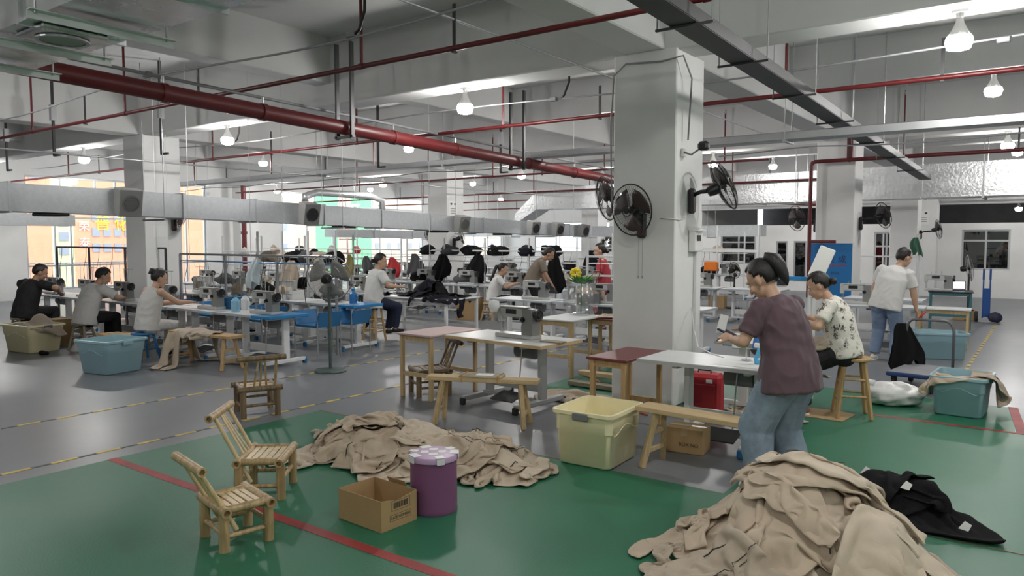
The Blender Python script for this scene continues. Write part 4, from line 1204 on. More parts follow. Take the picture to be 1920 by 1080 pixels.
# round stools
def stool(label, loc, rz, H=.58, R=.16, m=None):
    m = m or WOODO
    t = thing('round_stool', label, 'stool', loc, rz, 'round wooden stools')
    b = MB(); b.lathe([(0, H - .032), (R - .012, H - .032), (R, H - .022), (R, H - .008), (R - .008, H), (0, H)], 32); b.obj('seat', m, t, 40)
    for i in range(4):
        a = PI / 4 + i * PI / 2; c, s = math.cos(a), math.sin(a)
        p0 = V((c * R * .72, s * R * .72, H - .03)); p1 = V((c * R * 1.28, s * R * 1.28, 0)); d = p1 - p0
        b = MB(); b.box((p0 + p1) / 2, (.034, .034, d.length), d.to_track_quat('Z', 'Y').to_matrix(), b=.004); b.obj('leg', m, t)
        for z in ((.17, .33) if i % 2 else (.21, .37)):
            k_ = 1 - z / H; rr = R * (.72 + .56 * k_); a2 = a + PI / 2
            b = MB(); b.tube((c * rr, s * rr, z), (math.cos(a2) * rr, math.sin(a2) * rr, z), .011, n=8); b.obj('rung', m, t, 40)
    return t
stool('round wooden stool under the seated woman in patterned shirt', (-1.50, 7.64, .006), .35, .575, .165)
tag(MB().prism([(-.22, -.2), (.2, -.22), (.24, .14), (.1, .22), (-.2, .2)], (0, 0, 0), (1, 0, 0), (0, 1, 0), (0, 0, .005)).obj('cardboard_sheet', CARD, None, loc=(-1.72, 7.56, .003)), 'flat piece of cardboard under the stool of the patterned-shirt woman', 'cardboard')
stool('tall round stool under the worker in white by the blue-edged table', (-9.20, 8.70, 0), .2, .63, .155)

# small tables with wooden legs
def leg_table(label, loc, rz, L, W, H, mt, ml, th=.022, lg=.042):
    t = thing('work_table', label, 'table', loc, rz)
    b = MB(); b.box((0, 0, H - th / 2), (L, W, th), b=.004); b.obj('table_top', mt, t)
    for s in (-1, 1):
        b = MB(); b.box((0, s * (W / 2 - .05), H - th - .03), (L - .08, .022, .06)); b.obj('apron', ml, t)
    for sx in (-1, 1):
        for sy in (-1, 1):
            b = MB(); b.box((sx * (L / 2 - .045), sy * (W / 2 - .045), (H - th) / 2), (lg, lg, H - th), b=.004); b.obj('leg', ml, t)
    b = MB(); b.box((0, -W / 2 + .045, .26), (L - .1, .022, .045)); b.obj('stretcher', ml, t)
    b = MB(); b.box((0, W / 2 - .045, .22), (L - .1, .022, .045)); b.obj('stretcher', ml, t)
    return t
PINKT = mat('faded_pink_board', (.56, .42, .41), .5, var=.08, vscale=4)
MAROON = mat('maroon_board', (.165, .035, .038), .4, var=.1, vscale=4)
leg_table('small wooden table with faded pink top left of the sewing table', (-5.44, 6.12, 0), math.radians(-2), .52, .80, .70, PINKT, WOOD)
leg_table('small wooden table with maroon top against the white sewing table', (-3.03, 5.92, 0), math.radians(-2), .40, .74, .69, MAROON, WOODO)
leg_table('maroon topped table heaped with khaki pieces behind the sewing machine', (-4.35, 8.55, 0), math.radians(-3), .95, .60, .70, MAROON, WOOD)

# ------------------------------------------------------------------ sewing stations
def sewing_table(label, loc, rz, L=1.12, W=.56, H=.70, top=None, edge=None, foot=BLUEPL, legm=None, group='sewing tables', lx=.36, legs=(-1, 1)):
    t = thing('sewing_table', label, 'table', loc, rz, group)
    b = MB(); b.box((0, 0, H - .017), (L, W, .034), b=.008); b.obj('table_top', top or WHITEM, t)
    b = MB(); e = .006
    for s in (-1, 1): b.box((0, s * (W / 2 + e / 2), H - .018), (L + 2 * e, e, .030))
    for s in (-1, 1): b.box((s * (L / 2 + e / 2), 0, H - .018), (e, W, .030))
    b.obj('edge_band', edge or STEEL, t)
    lm = legm or WHITEM
    for sx in legs:
        x = sx * lx
        b = MB(); b.box((x, .06, .37), (.05, .10, .60), b=.006); l_ = b.obj('leg', lm, t)
        b = MB(); b.box((x, .02, .035 + .03), (.055, W + .10, .05), b=.006); b.obj('foot_rail', lm, l_)
        b = MB(); b.box((x, .02, H - .05), (.05, W - .08, .03), b=.004); b.obj('top_rail', lm, l_)
        for s in (-1, 1):
            c = MB(); c.box((x, .02 + s * (W / 2 + .05), .035), (.062, .045, .07), b=.008); c.obj('foot_cap', foot, l_)
    b = MB(); b.box((0, .10, .20), (2 * lx - .05, .03, .11), b=.004); b.obj('cross_panel', lm, t)
    b = MB(); b.box((0, -.06, .10), (2 * lx - .05, .03, .03)); b.obj('cross_bar', lm, t)
    b = MB(); b.box((.05, -.12, .105), (.30, .22, .014), Euler((.25, 0, 0)).to_matrix(), b=.004); pd = b.obj('pedal', DGREY, t)
    b = MB(); b.tube((.12, -.03, .10), (.14, .0, H - .1), .006, n=6); b.obj('pedal_rod', CHROME, pd)
    b = MB(); b.tube((.02, .08, H - .14), (.26, .08, H - .14), .075, n=16); b.box((.14, .08, H - .06), (.14, .10, .09)); b.obj('motor', GREYPL, t, 40)
    return t
MACH = mat('machine_enamel', (.50, .51, .50), .32, .1, var=.04)
MACHD = mat('machine_enamel_grey', (.24, .245, .24), .35, .15, var=.06)
def sewing_machine(label, loc, rz, m=None, m2=None, s=1.0, group='sewing machines'):
    """needle end at -x, handwheel at +x"""
    m = m or MACH; m2 = m2 or MACHD
    t = thing('sewing_machine', label, 'sewing machine', loc, rz, group); t.scale = (s, s, s)
    b = MB(); b.box((0, 0, .022), (.50, .178, .044), b=.008); b.obj('bed', m, t)
    b = MB(); b.prism([(.10, .04), (.245, .04), (.245, .24), (.225, .31), (.10, .31), (.115, .22), (.095, .12)], (0, -.062, 0), (1, 0, 0), (0, 0, 1), (0, .124, 0)); b.obj('pillar', m2, t)
    b = MB(); b.box((-.045, 0, .265), (.33, .105, .105), b=.014); arm = b.obj('arm', m, t)
    b = MB(); b.box((-.045, 0, .322), (.36, .112, .012), b=.004); b.obj('arm_cover', MACH, arm)
    b = MB(); b.box((-.05, -.055, .275), (.14, .006, .05), b=.002); b.obj('stitch_plate', BLACKP, arm)
    b = MB(); b.box((-.222, 0, .245), (.062, .098, .17), b=.014); b.obj('needle_head', m, t)
    b = MB(); b.tube((-.222, 0, .17), (-.222, 0, .075), .006, n=8); b.tube((-.222, 0, .08), (-.222, 0, .046), .0022, n=6); b.tube((-.205, 0, .17), (-.205, 0, .06), .005, n=8); b.box((-.21, -.01, .053), (.03, .04, .008)); b.obj('needle_bar', CHROME, t)
    b = MB(); R = M.Rotation(PI / 2, 3, 'Y')
    b.lathe([(0, -.02), (.055, -.02), (.066, -.012), (.066, .012), (.055, .02), (.035, .012), (.03, .02), (0, .02)], 24, (.275, 0, .25), R); b.obj('handwheel', BLACKP, t, 40)
    b = MB(); b.lathe([(0, 0), (.055, 0), (.06, .006), (.05, .012), (0, .012)], 24, (.245, 0, .25), R); b.obj('wheel_hub', CHROME, t, 40)
    b = MB(); b.tube((.12, -.07, .20), (.12, -.062, .20), .028, n=16); b.tube((.12, -.09, .20), (.12, -.07, .20), .016, n=12); b.obj('stitch_dial', BLACKP, t, 40)
    b = MB(); b.tube((.05, .03, .325), (.05, .03, .40), .004, n=6); b.tube((-.13, .03, .325), (-.13, .03, .37), .004, n=6); b.obj('thread_guide', CHROME, t)
    return t
def thread_stand(label, loc, rz, cols, group='thread stands'):
    t = thing('thread_stand', label, 'thread stand', loc, rz, group)
    b = MB(); b.tube((0, 0, 0), (0, 0, .52), .006, n=8); b.box((0, 0, .10), (.22, .03, .008)); b.box((0, 0, .50), (.22, .02, .008)); b.lathe([(0, 0), (.04, 0), (.04, .01), (0, .01)], 12); b.obj('stand_frame', CHROME, t)
    for i, c in enumerate(cols):
        x = -.08 + .16 * i / max(1, len(cols) - 1)
        b = MB(); b.lathe([(0, .105), (.034, .105), (.036, .12), (.022, .21), (.018, .225), (0, .225)], 14, (x, 0, 0)); b.obj('thread_cone', c, t, 40)
        b = MB(); b.path([(x, 0, .225), (x, 0, .5), (x * .3, -.06, .35)], .0012, 4); b.obj('thread', c, t)
    return t
THW = mat('thread_white', (.78, .77, .74), .7); THK = mat('thread_khaki', (.38, .30, .2), .7); THR = mat('thread_red', (.5, .04, .04), .7); THB = mat('thread_blue', (.05, .16, .45), .7); THBK = mat('thread_black', (.02, .02, .02), .7)

PALETOP = mat('worn_white_laminate', (.70, .70, .68), .3, var=.06, vscale=5)
# foreground station by the column
sewing_table('wood-edged sewing table with grey steel legs, in front of the column', (-4.48, 6.16, 0), math.radians(-5), 1.30, .66, .70, PALETOP, WOODX, RUBBER, mat('silver_leg', (.52, .53, .53), .35, .6), None, .36)
sewing_machine('large grey sewing machine on the wood-edged table', (-4.40, 6.16, .70), math.radians(-5), mat('machine_satin', (.46, .465, .45), .28, .45), mat('machine_satin_dark', (.25, .25, .24), .32, .45), .98, None)
b = MB(); b.box((0, 0, .006), (.24, .12, .012), b=.003)
tag(b.obj('wood_offcut', WOODG, None, loc=(-3.92, 6.08, .70)), 'thin brown wooden offcut at the right end of the wood-edged table', 'board')
b = MB(); b.lathe([(0, .0), (.035, 0), (.06, .06), (.055, .11), (0, .13)], 14); o = b.obj('work_lamp', mat('frosted_white', (.8, .8, .8), .3), None, True, (-4.655, 6.09, .955)); tag(o, 'small white work lamp clipped at the needle end of the machine', 'lamp')  # one even pale finish on the whole lamp body
# white table with standing woman
sewing_table('white sewing table beside the standing woman in plum shirt', (-2.19, 5.97, 0), 0, 1.22, .62, .70, WHITEM, mat('grey_edge', (.45, .46, .47), .4), BLUEPL, WHITEM, None, .30, )
# red suitcase and things by the column foot
t = thing('red_suitcase', 'red fabric suitcase standing under the white table', 'suitcase', (-2.62, 6.72, .002), math.radians(8))
b = MB(); b.box((0, 0, .235), (.34, .20, .41), b=.03); b.obj('case_body', mat('red_fabric', (.42, .02, .03), .6, var=.08, vscale=8), t)
b = MB(); b.box((.0, -.105, .22), (.24, .012, .26), b=.006); b.obj('front_pocket', mat('red_fabric_dark', (.34, .015, .022), .65), t)
b = MB(); b.box((.07, -.112, .38), (.06, .003, .035)); b.obj('luggage_label', PAPER, t)
b = MB(); b.path([(-.06, 0, .44), (-.06, 0, .465), (.06, 0, .465), (.06, 0, .44)], .008, 6); b.obj('handle', BLACKP, t)
for s in (-1, 1):
    b = MB(); b.tube((s * .12 - .012, 0, .025), (s * .12 + .012, 0, .025), .025, n=12); b.obj('wheel', RUBBER, t)
t = thing('cardboard_box', 'brown cardboard box under the low bench', 'box', (-2.32, 5.62, .002), .1)
b = MB(); b.box((0, 0, .10), (.30, .22, .20), b=.003); b.obj('box_body', CARD, t)
b = MB(); b.box((0, 0, .2015), (.30, .05, .002)); b.box((0, -.111, .17), (.05, .002, .06)); b.obj('tape', mat('parcel_tape', (.45, .33, .18), .3), t)
text_mesh('print', 'BOX NO.', .04, INK, t, (.04, -.1115, .07), (PI / 2, 0, 0), .0003)
# thread stand, scraps and leaflet on the white table
thread_stand('thread stand with blue clip on the white table', (-2.02, 6.10, .70), .3, [THW, THB], None)
t = thing('thread_clipper', 'blue and white plastic hand tool on the white table', 'tool', (-1.88, 5.95, .70), .5)
b = MB(); b.box((0, 0, .02), (.05, .035, .04), b=.006); b.box((0, 0, .08), (.03, .025, .11), Euler((0, .35, 0)).to_matrix(), b=.006); b.obj('tool_body', mat('sky_plastic', (.10, .42, .70), .35), t)
b = MB(); b.box((.03, 0, .15), (.12, .03, .04), Euler((0, .1, 0)).to_matrix(), b=.008); b.obj('tool_head', WHITEP, t)
b = MB(); b.prism([(-.25, -.12), (.22, -.14), (.26, .12), (-.2, .14)], (0, 0, 0), (1, 0, 0), (0, 1, 0), (0, 0, .002))
tag(b.obj('paper_sheet', PAPER, None, loc=(-1.95, 5.86, .7005)), 'white paper sheet lying on the white sewing table', 'paper')
b = MB(); b.path([(-3.0, 7.3, 1.0), (-2.85, 7.0, .82), (-2.6, 6.5, .715), (-2.35, 6.2, .71), (-2.2, 6.05, .715)], .006, 6)
tag(b.obj('power_cable', CABLEW, None, True), 'white cable running from the column onto the white table', 'cable')
b = MB(); b.path([(-4.7, 8.0, .012), (-4.3, 7.7, .012), (-4.1, 7.2, .012), (-3.95, 7.0, .012), (-3.6, 6.7, .012), (-3.1, 6.5, .012)], .010, 8)
tag(b.obj('air_hose', mat('orange_hose', (.62, .14, .06), .45), None, True), 'orange air hose on the green floor left of the column', 'hose')

# ------------------------------------------------------------------ wall fans
FANCAGE = mat('fan_cage_black', (.015, .015, .015), .35)
BLADE = mat('fan_blade_smoke', (.05, .035, .032), .3)
def fan_head(parent, R=.215, m=FANCAGE, bl=BLADE, nsp=44, yaw=0, pitch=0, at=(0, 0, 0)):
    """axis +x local of the head"""
    Q = M.Rotation(yaw, 3, 'Z') @ M.Rotation(pitch, 3, 'Y') @ M.Rotation(PI / 2, 3, 'Y'); at = V(at)
    b = MB(); b.lathe([(0, -.17), (.045, -.165), (.058, -.12), (.058, -.06), (.04, -.045), (0, -.045)], 20, at, Q); b.obj('motor', BLACKP, parent, 40)
    b = MB(); b.lathe([(0, -.03), (.035, -.03), (.035, .02), (.02, .03), (0, .03)], 16, at, Q); hub = b.obj('hub', BLACKP, parent, 40)
    for i in range(3):
        a0 = 2 * PI * i / 3; vs = []; fs = []
        for u in range(6):
            r = .03 + (R * .86 - .03) * u / 5; wd = .28 + .5 * math.sin(min(1, u / 4) * PI * .6)
            for v in range(5):
                a = a0 + (v / 4 - .5) * 2 * wd; z = .028 * (v / 4 - .5) * 2 * (.6 + .4 * u / 5)
                vs.append(at + Q @ V((r * math.cos(a), r * math.sin(a), z)))
        for u in range(5):
            for v in range(4): fs.append((u * 5 + v, u * 5 + v + 1, u * 5 + v + 6, u * 5 + v + 5))
        bb = MB(); bb._add(vs, fs); o = bb.obj('blade', bl, hub, True); o.modifiers.new('t', 'SOLIDIFY').thickness = .003
    b = MB()
    b.path([at + Q @ V((R * math.cos(2 * PI * i / 40), R * math.sin(2 * PI * i / 40), 0)) for i in range(40)], .0075, 6, True)
    b.obj('cage_ring', m, parent, True)
    for sgn, dep, nm in ((1, .075, 'front_grille'), (-1, .06, 'rear_grille')):
        b = MB()
        for i in range(nsp):
            a = 2 * PI * i / nsp; c, s_ = math.cos(a), math.sin(a)
            pts = [at + Q @ V((R * f * c, R * f * s_, sgn * dep * math.sqrt(max(0, 1 - f ** 2.2)))) for f in (.22, .5, .78, .93, 1)]
            b.path(pts, .0013, 3)
        b.path([at + Q @ V((R * .22 * math.cos(2 * PI * i / 18), R * .22 * math.sin(2 * PI * i / 18), sgn * dep * .99)) for i in range(18)], .004, 4, True)
        b.path([at + Q @ V((R * .62 * math.cos(2 * PI * i / 24), R * .62 * math.sin(2 * PI * i / 24), sgn * dep * .81)) for i in range(24)], .0018, 4, True)
        if sgn > 0: b.lathe([(0, dep), (.035, dep), (.035, dep + .006), (0, dep + .006)], 16, at, Q)
        b.obj(nm, m, parent)
def wall_fan(label, loc, nz, yaw, pitch, R=.215, nsp=44, reach=.26, cords=True, m=FANCAGE):
    """nz: rotation of the wall normal (local +x points off the wall)"""
    t = thing('wall_fan', label, 'fan', loc, nz, 'black wall fans')
    b = MB(); b.box((.03, 0, 0), (.06, .10, .26), b=.02); b.obj('wall_mount', BLACKP, t)
    b = MB(); b.box((.0615, 0, -.07), (.003, .05, .06)); b.obj('switch_plate', mat('dark_red_plastic', (.12, .02, .02), .4), t)
    b = MB(); b.path([(.05, 0, .06), (.12, 0, .09), (reach - .10, 0, .10), (reach - .06, 0, .13)], .022, 10); b.obj('arm', BLACKP, t, True)
    fan_head(t, R, m, BLADE, nsp, yaw, pitch, (reach, 0, .15))
    if cords:
        for s in (-1, 1):
            b = MB(); b.tube((.05, s * .022, -.12), (.05, s * .022, -.52), .0022, n=5); b.ell((.05, s * .022, -.53), (.007, .007, .014)); b.obj('pull_cord', CABLEG, t)
    return t
wall_fan('black wall fan facing the camera on the front column', (-3.40, 6.965, 1.85), math.radians(-90), math.radians(-14), math.radians(8), .255, 56)
wall_fan('black wall fan on the right side of the front column, tilted up', (-3.045, 7.30, 2.10), 0, math.radians(32), math.radians(-26), .265, 56, .36, False)
wall_fan('black wall fan half hidden behind the left edge of the front column', (-3.755, 7.45, 2.02), PI, math.radians(52), math.radians(12), .25, 56, .34, False)
wall_fan('black wall fan on the right side of the second column', (-3.045, 15.7, 2.02), 0, math.radians(40), math.radians(-14), .25, 32, .42, False)
wall_fan('black wall fan left of the second column behind the red riser', (-3.755, 15.4, 1.98), PI, math.radians(55), math.radians(10), .25, 32, .40, False)
wall_fan('black wall fan on the third right-hand column', (-3.045, 23.9, 1.85), 0, math.radians(20), math.radians(-10), .27, 28, .46, False)
wall_fan('black wall fan on the left side of the middle column', (-13.955, 15.6, 1.72), PI, math.radians(50), math.radians(10), .24, 28, .34, False)
wall_fan('small black wall fan on the right side of the middle column', (-13.245, 15.5, 1.62), 0, math.radians(35), math.radians(-20), .2, 28, .30, False)
wall_fan('black wall fan on the right side of the left column', (-13.245, 7.5, 2.0), 0, math.radians(50), math.radians(15), .22, 32, .30, False)
wall_fan('black wall fan on the far column seen left of the front column', (-13.245, 23.85, 1.6), 0, math.radians(-60), 0, .26, 28, .36, False)
# fittings on the front column
t = thing('meter_box', 'white meter box on the right face of the front column', 'meter box', (-3.045, 7.40, 1.60))
b = MB(); b.box((.04, 0, .10), (.08, .20, .24), b=.01); b.obj('box', WHITEP, t)
b = MB(); b.box((.083, -.02, .12), (.006, .10, .06), b=.002); b.obj('meter_window', DGREY, t)
b = MB(); b.prism([(0, .20), (.11, .19), (.11, .205), (0, .24)], (0, -.11, 0), (1, 0, 0), (0, 0, 1), (0, .22, 0)); b.obj('rain_lid', WHITEP, t)
b = MB(); b.box((.015, .06, -.85), (.03, .025, 1.7)); b.obj('cable_cover', WHITEM, t)
t = thing('column_lamp', 'small black camera lamp on a bracket beside the front column', 'lamp', (-3.045, 7.12, 2.58))
b = MB(); b.box((.01, 0, 0), (.02, .08, .08), b=.004); b.obj('wall_plate', WHITEP, t)
b = MB(); b.path([(.02, 0, 0), (.10, -.02, -.03), (.17, 0, .02)], .010, 8); b.obj('bracket', CABLEG, t, True)
b = MB(); b.box((.22, 0, .05), (.11, .09, .09), b=.025); b.obj('lamp_head', BLACKP, t)
b = MB(); b.path([(-3.78, 7.0, 2.0), (-3.78, 6.96, 2.9), (-3.74, 6.95, 3.4), (-3.6, 6.94, 3.5), (-3.2, 6.93, 3.47), (-2.98, 6.95, 3.5), (-2.95, 7.1, 3.3), (-2.99, 7.12, 2.7)], .009, 6)
tag(b.obj('power_cable', CABLEG, None, True), 'grey cable looped around the top of the front column', 'cable')
b = MB(); b.path([(-3.2, 6.955, 1.92), (-3.05, 6.95, 1.91), (-3.035, 7.05, 1.90), (-3.035, 7.25, 1.94)], .006, 6)
tag(b.obj('power_cable', CABLEW, None, True), 'white cable joining the two fans on the front column', 'cable')
tag(MB().box((0, 0, 0), (.004, .30, .20)).obj('notice', PAPER, None, loc=(-13.246, 7.25, 1.86)), 'white notice sheet on the left column', 'notice')
for x, y, z, r_, lab in ((-13.246, 15.5, 2.55, 0, 'round-cornered notice with two marks on the middle column'), (-3.15, 25.272, 2.37, PI / 2, 'notice with black heading on the far right pilaster')):
    t = thing('notice', lab, 'notice', (x, y, z), r_)
    b = MB(); b.box((0, 0, 0), (.004, .34, .42), b=.001); b.obj('sheet', PAPER, t)
    b = MB()
    for i, (yy, wd) in enumerate(((.08, .07), (-.08, .07))): b.box((.003 if r_ == 0 else -.003, yy, .13), (.002, wd, .05))
    for i in range(3): b.box((.003 if r_ == 0 else -.003, 0, .0 - .06 * i), (.002, .22, .012))
    b.obj('print', INK, t)

# blue notice board on the second column
t = thing('blue_board', 'blue board with small dark lettering on the second column', 'board', (-3.44, 15.235, .60))
b = MB(); b.box((0, 0, .52), (.80, .02, 1.08), b=.004); b.obj('frame', WHITEM, t)
b = MB(); b.box((0, -.011, .52), (.76, .004, 1.03)); b.obj('panel', mat('board_blue', (.012, .16, .42), .35), t)
text_mesh('lettering', '贝 成', .16, mat('dark_navy_ink', (.02, .02, .08), .5), t, (.10, -.0145, .72), (PI / 2, 0, 0), .0006)
b = MB()
for i in range(9): b.box((-.06 + .04 * i, -.0145, .605), (.026, .001, .03))
b.obj('small_lettering', mat('red_ink', (.35, .03, .05), .5), t)
text_mesh('year', 'B.N.E', .07, INK, t, (.08, -.0145, .46), (PI / 2, 0, 0), .0006)
# ================================================================== HEAPS OF GARMENTS
KHAKI = mat('khaki_softshell', (.54, .435, .325), .72, var=.05, vscale=4, bump=.22, bscale=260, sheen=.12)
KHAKI2 = mat('khaki_softshell_light', (.61, .51, .395), .7, var=.05, vscale=4, bump=.22, bscale=260, sheen=.12)
KHAKI3 = mat('khaki_softshell_grey', (.45, .37, .285), .74, var=.05, vscale=4, bump=.22, bscale=260, sheen=.12)
BLKCL = mat('black_fleece', (.010, .010, .011), .95, bump=.3, bscale=120, spec=.2)
NAVYCL = mat('navy_black_cloth', (.012, .012, .020), .9, var=.3, vscale=5, bump=.2, bscale=120, spec=.25)
ZIP = mat('zip_dark', (.03, .026, .022), .45)
def mound(x0, y0, rx, ry, A): return lambda X, Y: A * np.exp(-(((X - x0) / rx) ** 2 + ((Y - y0) / ry) ** 2) ** 1.4)
def zips(o, x, inf, origin, seed):
    """dark zip lines that follow the cloth of a jacket"""
    P, Q = garment_shape('jacket', inf['s']); s = inf['s']; nx, ny = round(.60 / s), round(.74 / s)
    rows = []
    i = nx // 2; rows.append([i * (ny + 1) + j for j in range(1, ny)])
    for c in (3, nx - 3): rows.append([c * (ny + 1) + j for j in range(3, 8)])
    mp = dict(inf['pairs'])
    for q, row in enumerate(rows):
        if (q == 0 and seed not in (8, 11)) or (q and seed % 3 == 0): continue
        for back in (False, True):
            if back and q: continue
            ids = [mp.get(r, r) if back else r for r in row]
            b = MB(); pts = [V(x[r]) - V(origin) for r in ids]
            nb = V((0, 0, .012))
            b.path([p + nb for p in pts], .0022 if q == 0 else .004, 5)
            b.obj('zip', ZIP, o, True)
def heap(labels, hm, spots, mats, name='khaki_jacket', cat='jacket', group=None, kind='jacket', seed=0, sq=.66, cr=.20, steps=50, thick=.04, s=.038, levels=2, zp=False, double=True, its=9):
    out = []
    for k_, (cx, cy, rz) in enumerate(spots):
        x, f, inf = drop_cloth(kind, hm, (cx, cy), rz, seed + k_, squeeze=sq, crumple=cr, steps=steps, thick=thick, s=s, fric=.12, its=its, double=double)
        inf['s'] = s
        o = cloth_obj(name, x, f, mats[k_ % len(mats)], levels, double=double)
        tag(o, labels[k_], cat, group)
        if zp and kind == 'jacket': zips(o, x, inf, o.location, k_)
        out.append(o)
    return out
def lump(name, label, cat, m, hm, x0, x1, y0, y1, n=34, group=None):
    """the crushed bottom of a heap: follows the mound, with folds"""
    b = MB(); vs = []; fs = []
    for i in range(n + 1):
        for j in range(n + 1):
            x = x0 + (x1 - x0) * i / n; y = y0 + (y1 - y0) * j / n
            z = float(hm.get(np.array([x]), np.array([y]))[0])
            z = max(.004, z - .03 + .03 * mnoise.noise(V((x * 7, y * 7, 1.3))))
            vs.append((x, y, z))
    for i in range(n):
        for j in range(n):
            q = (i * (n + 1) + j, (i + 1) * (n + 1) + j, (i + 1) * (n + 1) + j + 1, i * (n + 1) + j + 1)
            if max(vs[v][2] for v in q) > .02: fs.append(q)
    b._add(vs, fs); o = b.obj(name, m, None, True); tag(o, label, cat, group); return o
# front right heap
hm = HMap(-2.7, .9, 1.8, 6.0)
hm.fn(mound(-1.0, 4.12, .42, .44, .41))
lump('khaki_jacket', 'crushed khaki jacket at the core of the front heap', 'jacket', KHAKI3, hm, -1.65, -.3, 3.4, 4.8, group='khaki jackets in the front heap')
pos = ['spreading left at the bottom', 'at the near bottom', 'at the back bottom', 'spreading right', 'at the very front edge', 'on the left flank', 'on the right flank', 'in the near middle', 'at the left front corner', 'at the right front corner', 'lying across the top', 'topmost with dark zip lines']
heap(['khaki jacket in the front heap, ' + p for p in pos], hm,
     [(-1.42, 3.95, .5), (-.85, 3.7, 2.2), (-1.15, 4.50, 4.0), (-.55, 4.05, 5.5), (-1.1, 3.40, .2), (-1.42, 4.2, 1.2), (-.72, 4.05, 3.0), (-1.05, 3.75, .9), (-1.25, 3.35, 2.7), (-.55, 3.65, 1.1), (-1.12, 4.10, 2.0), (-.98, 4.28, 2.65)],
     [KHAKI, KHAKI2, KHAKI, KHAKI3, KHAKI2], group='khaki jackets in the front heap', seed=3, zp=True, s=.036)
# black heap behind it
hb = HMap(-1.9, .4, 4.2, 6.4)
hb.fn(mound(-.72, 5.12, .26, .24, .15))
lump('black_garment', 'crushed black garment at the core of the black heap', 'garment', BLKCL, hb, -1.15, -.3, 4.75, 5.5, 20, 'black garments in the small heap')
heap(['black fleece garment in the small heap, ' + p for p in ('at the left end', 'at the right end', 'at the back', 'in the middle', 'on top')], hb,
     [(-.98, 5.30, .4), (-.48, 4.98, 2.0), (-.72, 5.30, 3.3), (-.70, 5.02, 5.0), (-.78, 5.14, 1.0)], [BLKCL], 'black_garment', 'garment', 'black garments in the small heap', (.5, .55), 40, .52, .16, 45, s=.045)
for i, (x, y, z) in enumerate(((-.93, 5.22, .17), (-.66, 4.98, .19), (-.34, 4.86, .05))):
    b = MB(); b.prism([(-.03, -.015), (.02, -.022), (.035, .012), (.0, .028)], (0, 0, 0), (1, 0, 0), (0, .4, 1), (0, -.004, 0))
    tag(b.obj('white_tag', PAPER, None, loc=(x, y, z + .02)), ('white cloth label at the left of the black heap', 'white cloth label in the middle of the black heap', 'white cloth label at the right foot of the black heap')[i], 'label')
# middle heap
hc_ = HMap(-6.0, -2.2, 2.6, 5.6)
hc_.box(-3.27, -2.93, 3.25, 3.6, .3); hc_.fn(mound(-4.25, 4.15, .60, .34, .17)); hc_.fn(mound(-3.55, 4.33, .35, .26, .14))
lump('khaki_jacket', 'crushed khaki jacket at the core of the middle heap', 'jacket', KHAKI3, hc_, -5.0, -3.0, 3.7, 4.7, group='khaki jackets in the middle heap')
pos = ['its sleeve stretched to the far left', 'at the left front', 'at the left back', 'behind the cardboard box', 'in the middle front', 'in the middle back', 'at the right front by the drum', 'at the right back', 'spreading to the right end', 'on top at left', 'on top in the middle', 'on top at right']
heap(['khaki jacket in the middle heap, ' + p for p in pos], hc_,
     [(-4.55, 3.72, .9), (-4.50, 4.0, 2.2), (-4.75, 4.25, 3.6), (-3.85, 3.85, 5.2), (-4.05, 3.85, .2), (-4.25, 4.45, 1.3), (-3.15, 4.2, 4.0), (-3.75, 4.45, 2.9), (-3.25, 4.45, 5.9), (-4.45, 4.15, .7), (-3.95, 4.25, 2.4), (-3.45, 4.3, 5.0)],
     [KHAKI2, KHAKI, KHAKI3, KHAKI2, KHAKI], group='khaki jackets in the middle heap', seed=60, zp=True, sq=.56, cr=.27, s=.038)
# khaki draped over the right blue tub
hd_ = HMap(-1.6, .4, 7.5, 9.5)
hd_.fn(lambda X, Y: np.where((abs(X + .66) < .26) & (abs(Y - 8.46) < .32), np.where((abs(X + .66) < .21) & (abs(Y - 8.46) < .27), .33, .392), .004))
heap(['khaki jacket lying across the pale blue tub, its hem over the front', 'khaki jacket hanging off the right side of the pale blue tub'], hd_, [(-.74, 8.32, .2), (-.42, 8.46, 1.5)], [KHAKI, KHAKI3], kind=(.78, .46), seed=90, sq=.74, cr=.10, steps=60, s=.04)
# two jackets over the bench at left
he = HMap(-10.6, -8.0, 4.9, 6.4)
he.fn(lambda X, Y: np.where((abs(X + 9.2) < .66) & (abs(Y - 5.62 - (X + 9.2) * .07) < .14), .46, .004))
heap(['khaki jacket hung over the left end of the long bench', 'khaki jacket hung over the middle of the long bench'], he, [(-9.62, 5.55, 1.6), (-9.22, 5.58, 1.2)], [KHAKI, KHAKI3], seed=100, sq=.8, cr=.06, steps=60, s=.045, levels=1)
# khaki bundle in the far cream tub and on the maroon table, under the white table
hf = HMap(-13.4, -11.8, 4.2, 5.6)
hf.box(-12.98, -12.25, 4.6, 5.1, .40); hf.fn(mound(-12.55, 4.9, .25, .2, .55))
heap(['grey khaki bundle swelling out of the far cream tub', 'khaki cloth over the right rim of the far cream tub'], hf, [(-12.58, 4.9, .3), (-12.3, 4.85, 2.0)], [mat('grey_khaki', (.30, .265, .22), .8, bump=.2, bscale=200), KHAKI3], kind=(.5, .6), seed=110, sq=.7, cr=.12, s=.05, levels=1)
hg = HMap(-5.1, -3.6, 8.0, 9.2); hg.box(-4.83, -3.87, 8.24, 8.86, .705)
heap(['khaki piece lying flat on the maroon table', 'khaki piece with dark lining on the maroon table', 'top khaki piece crumpled on the maroon table'], hg, [(-4.5, 8.5, .3), (-4.2, 8.5, 1.4), (-4.3, 8.6, 2.5)], [KHAKI, KHAKI2, KHAKI3], 'khaki_piece', 'garment', kind=(.5, .42), seed=120, sq=.75, cr=.12, s=.05, levels=1, steps=40)
hh_ = HMap(-3.3, -1.6, 6.4, 8.0)
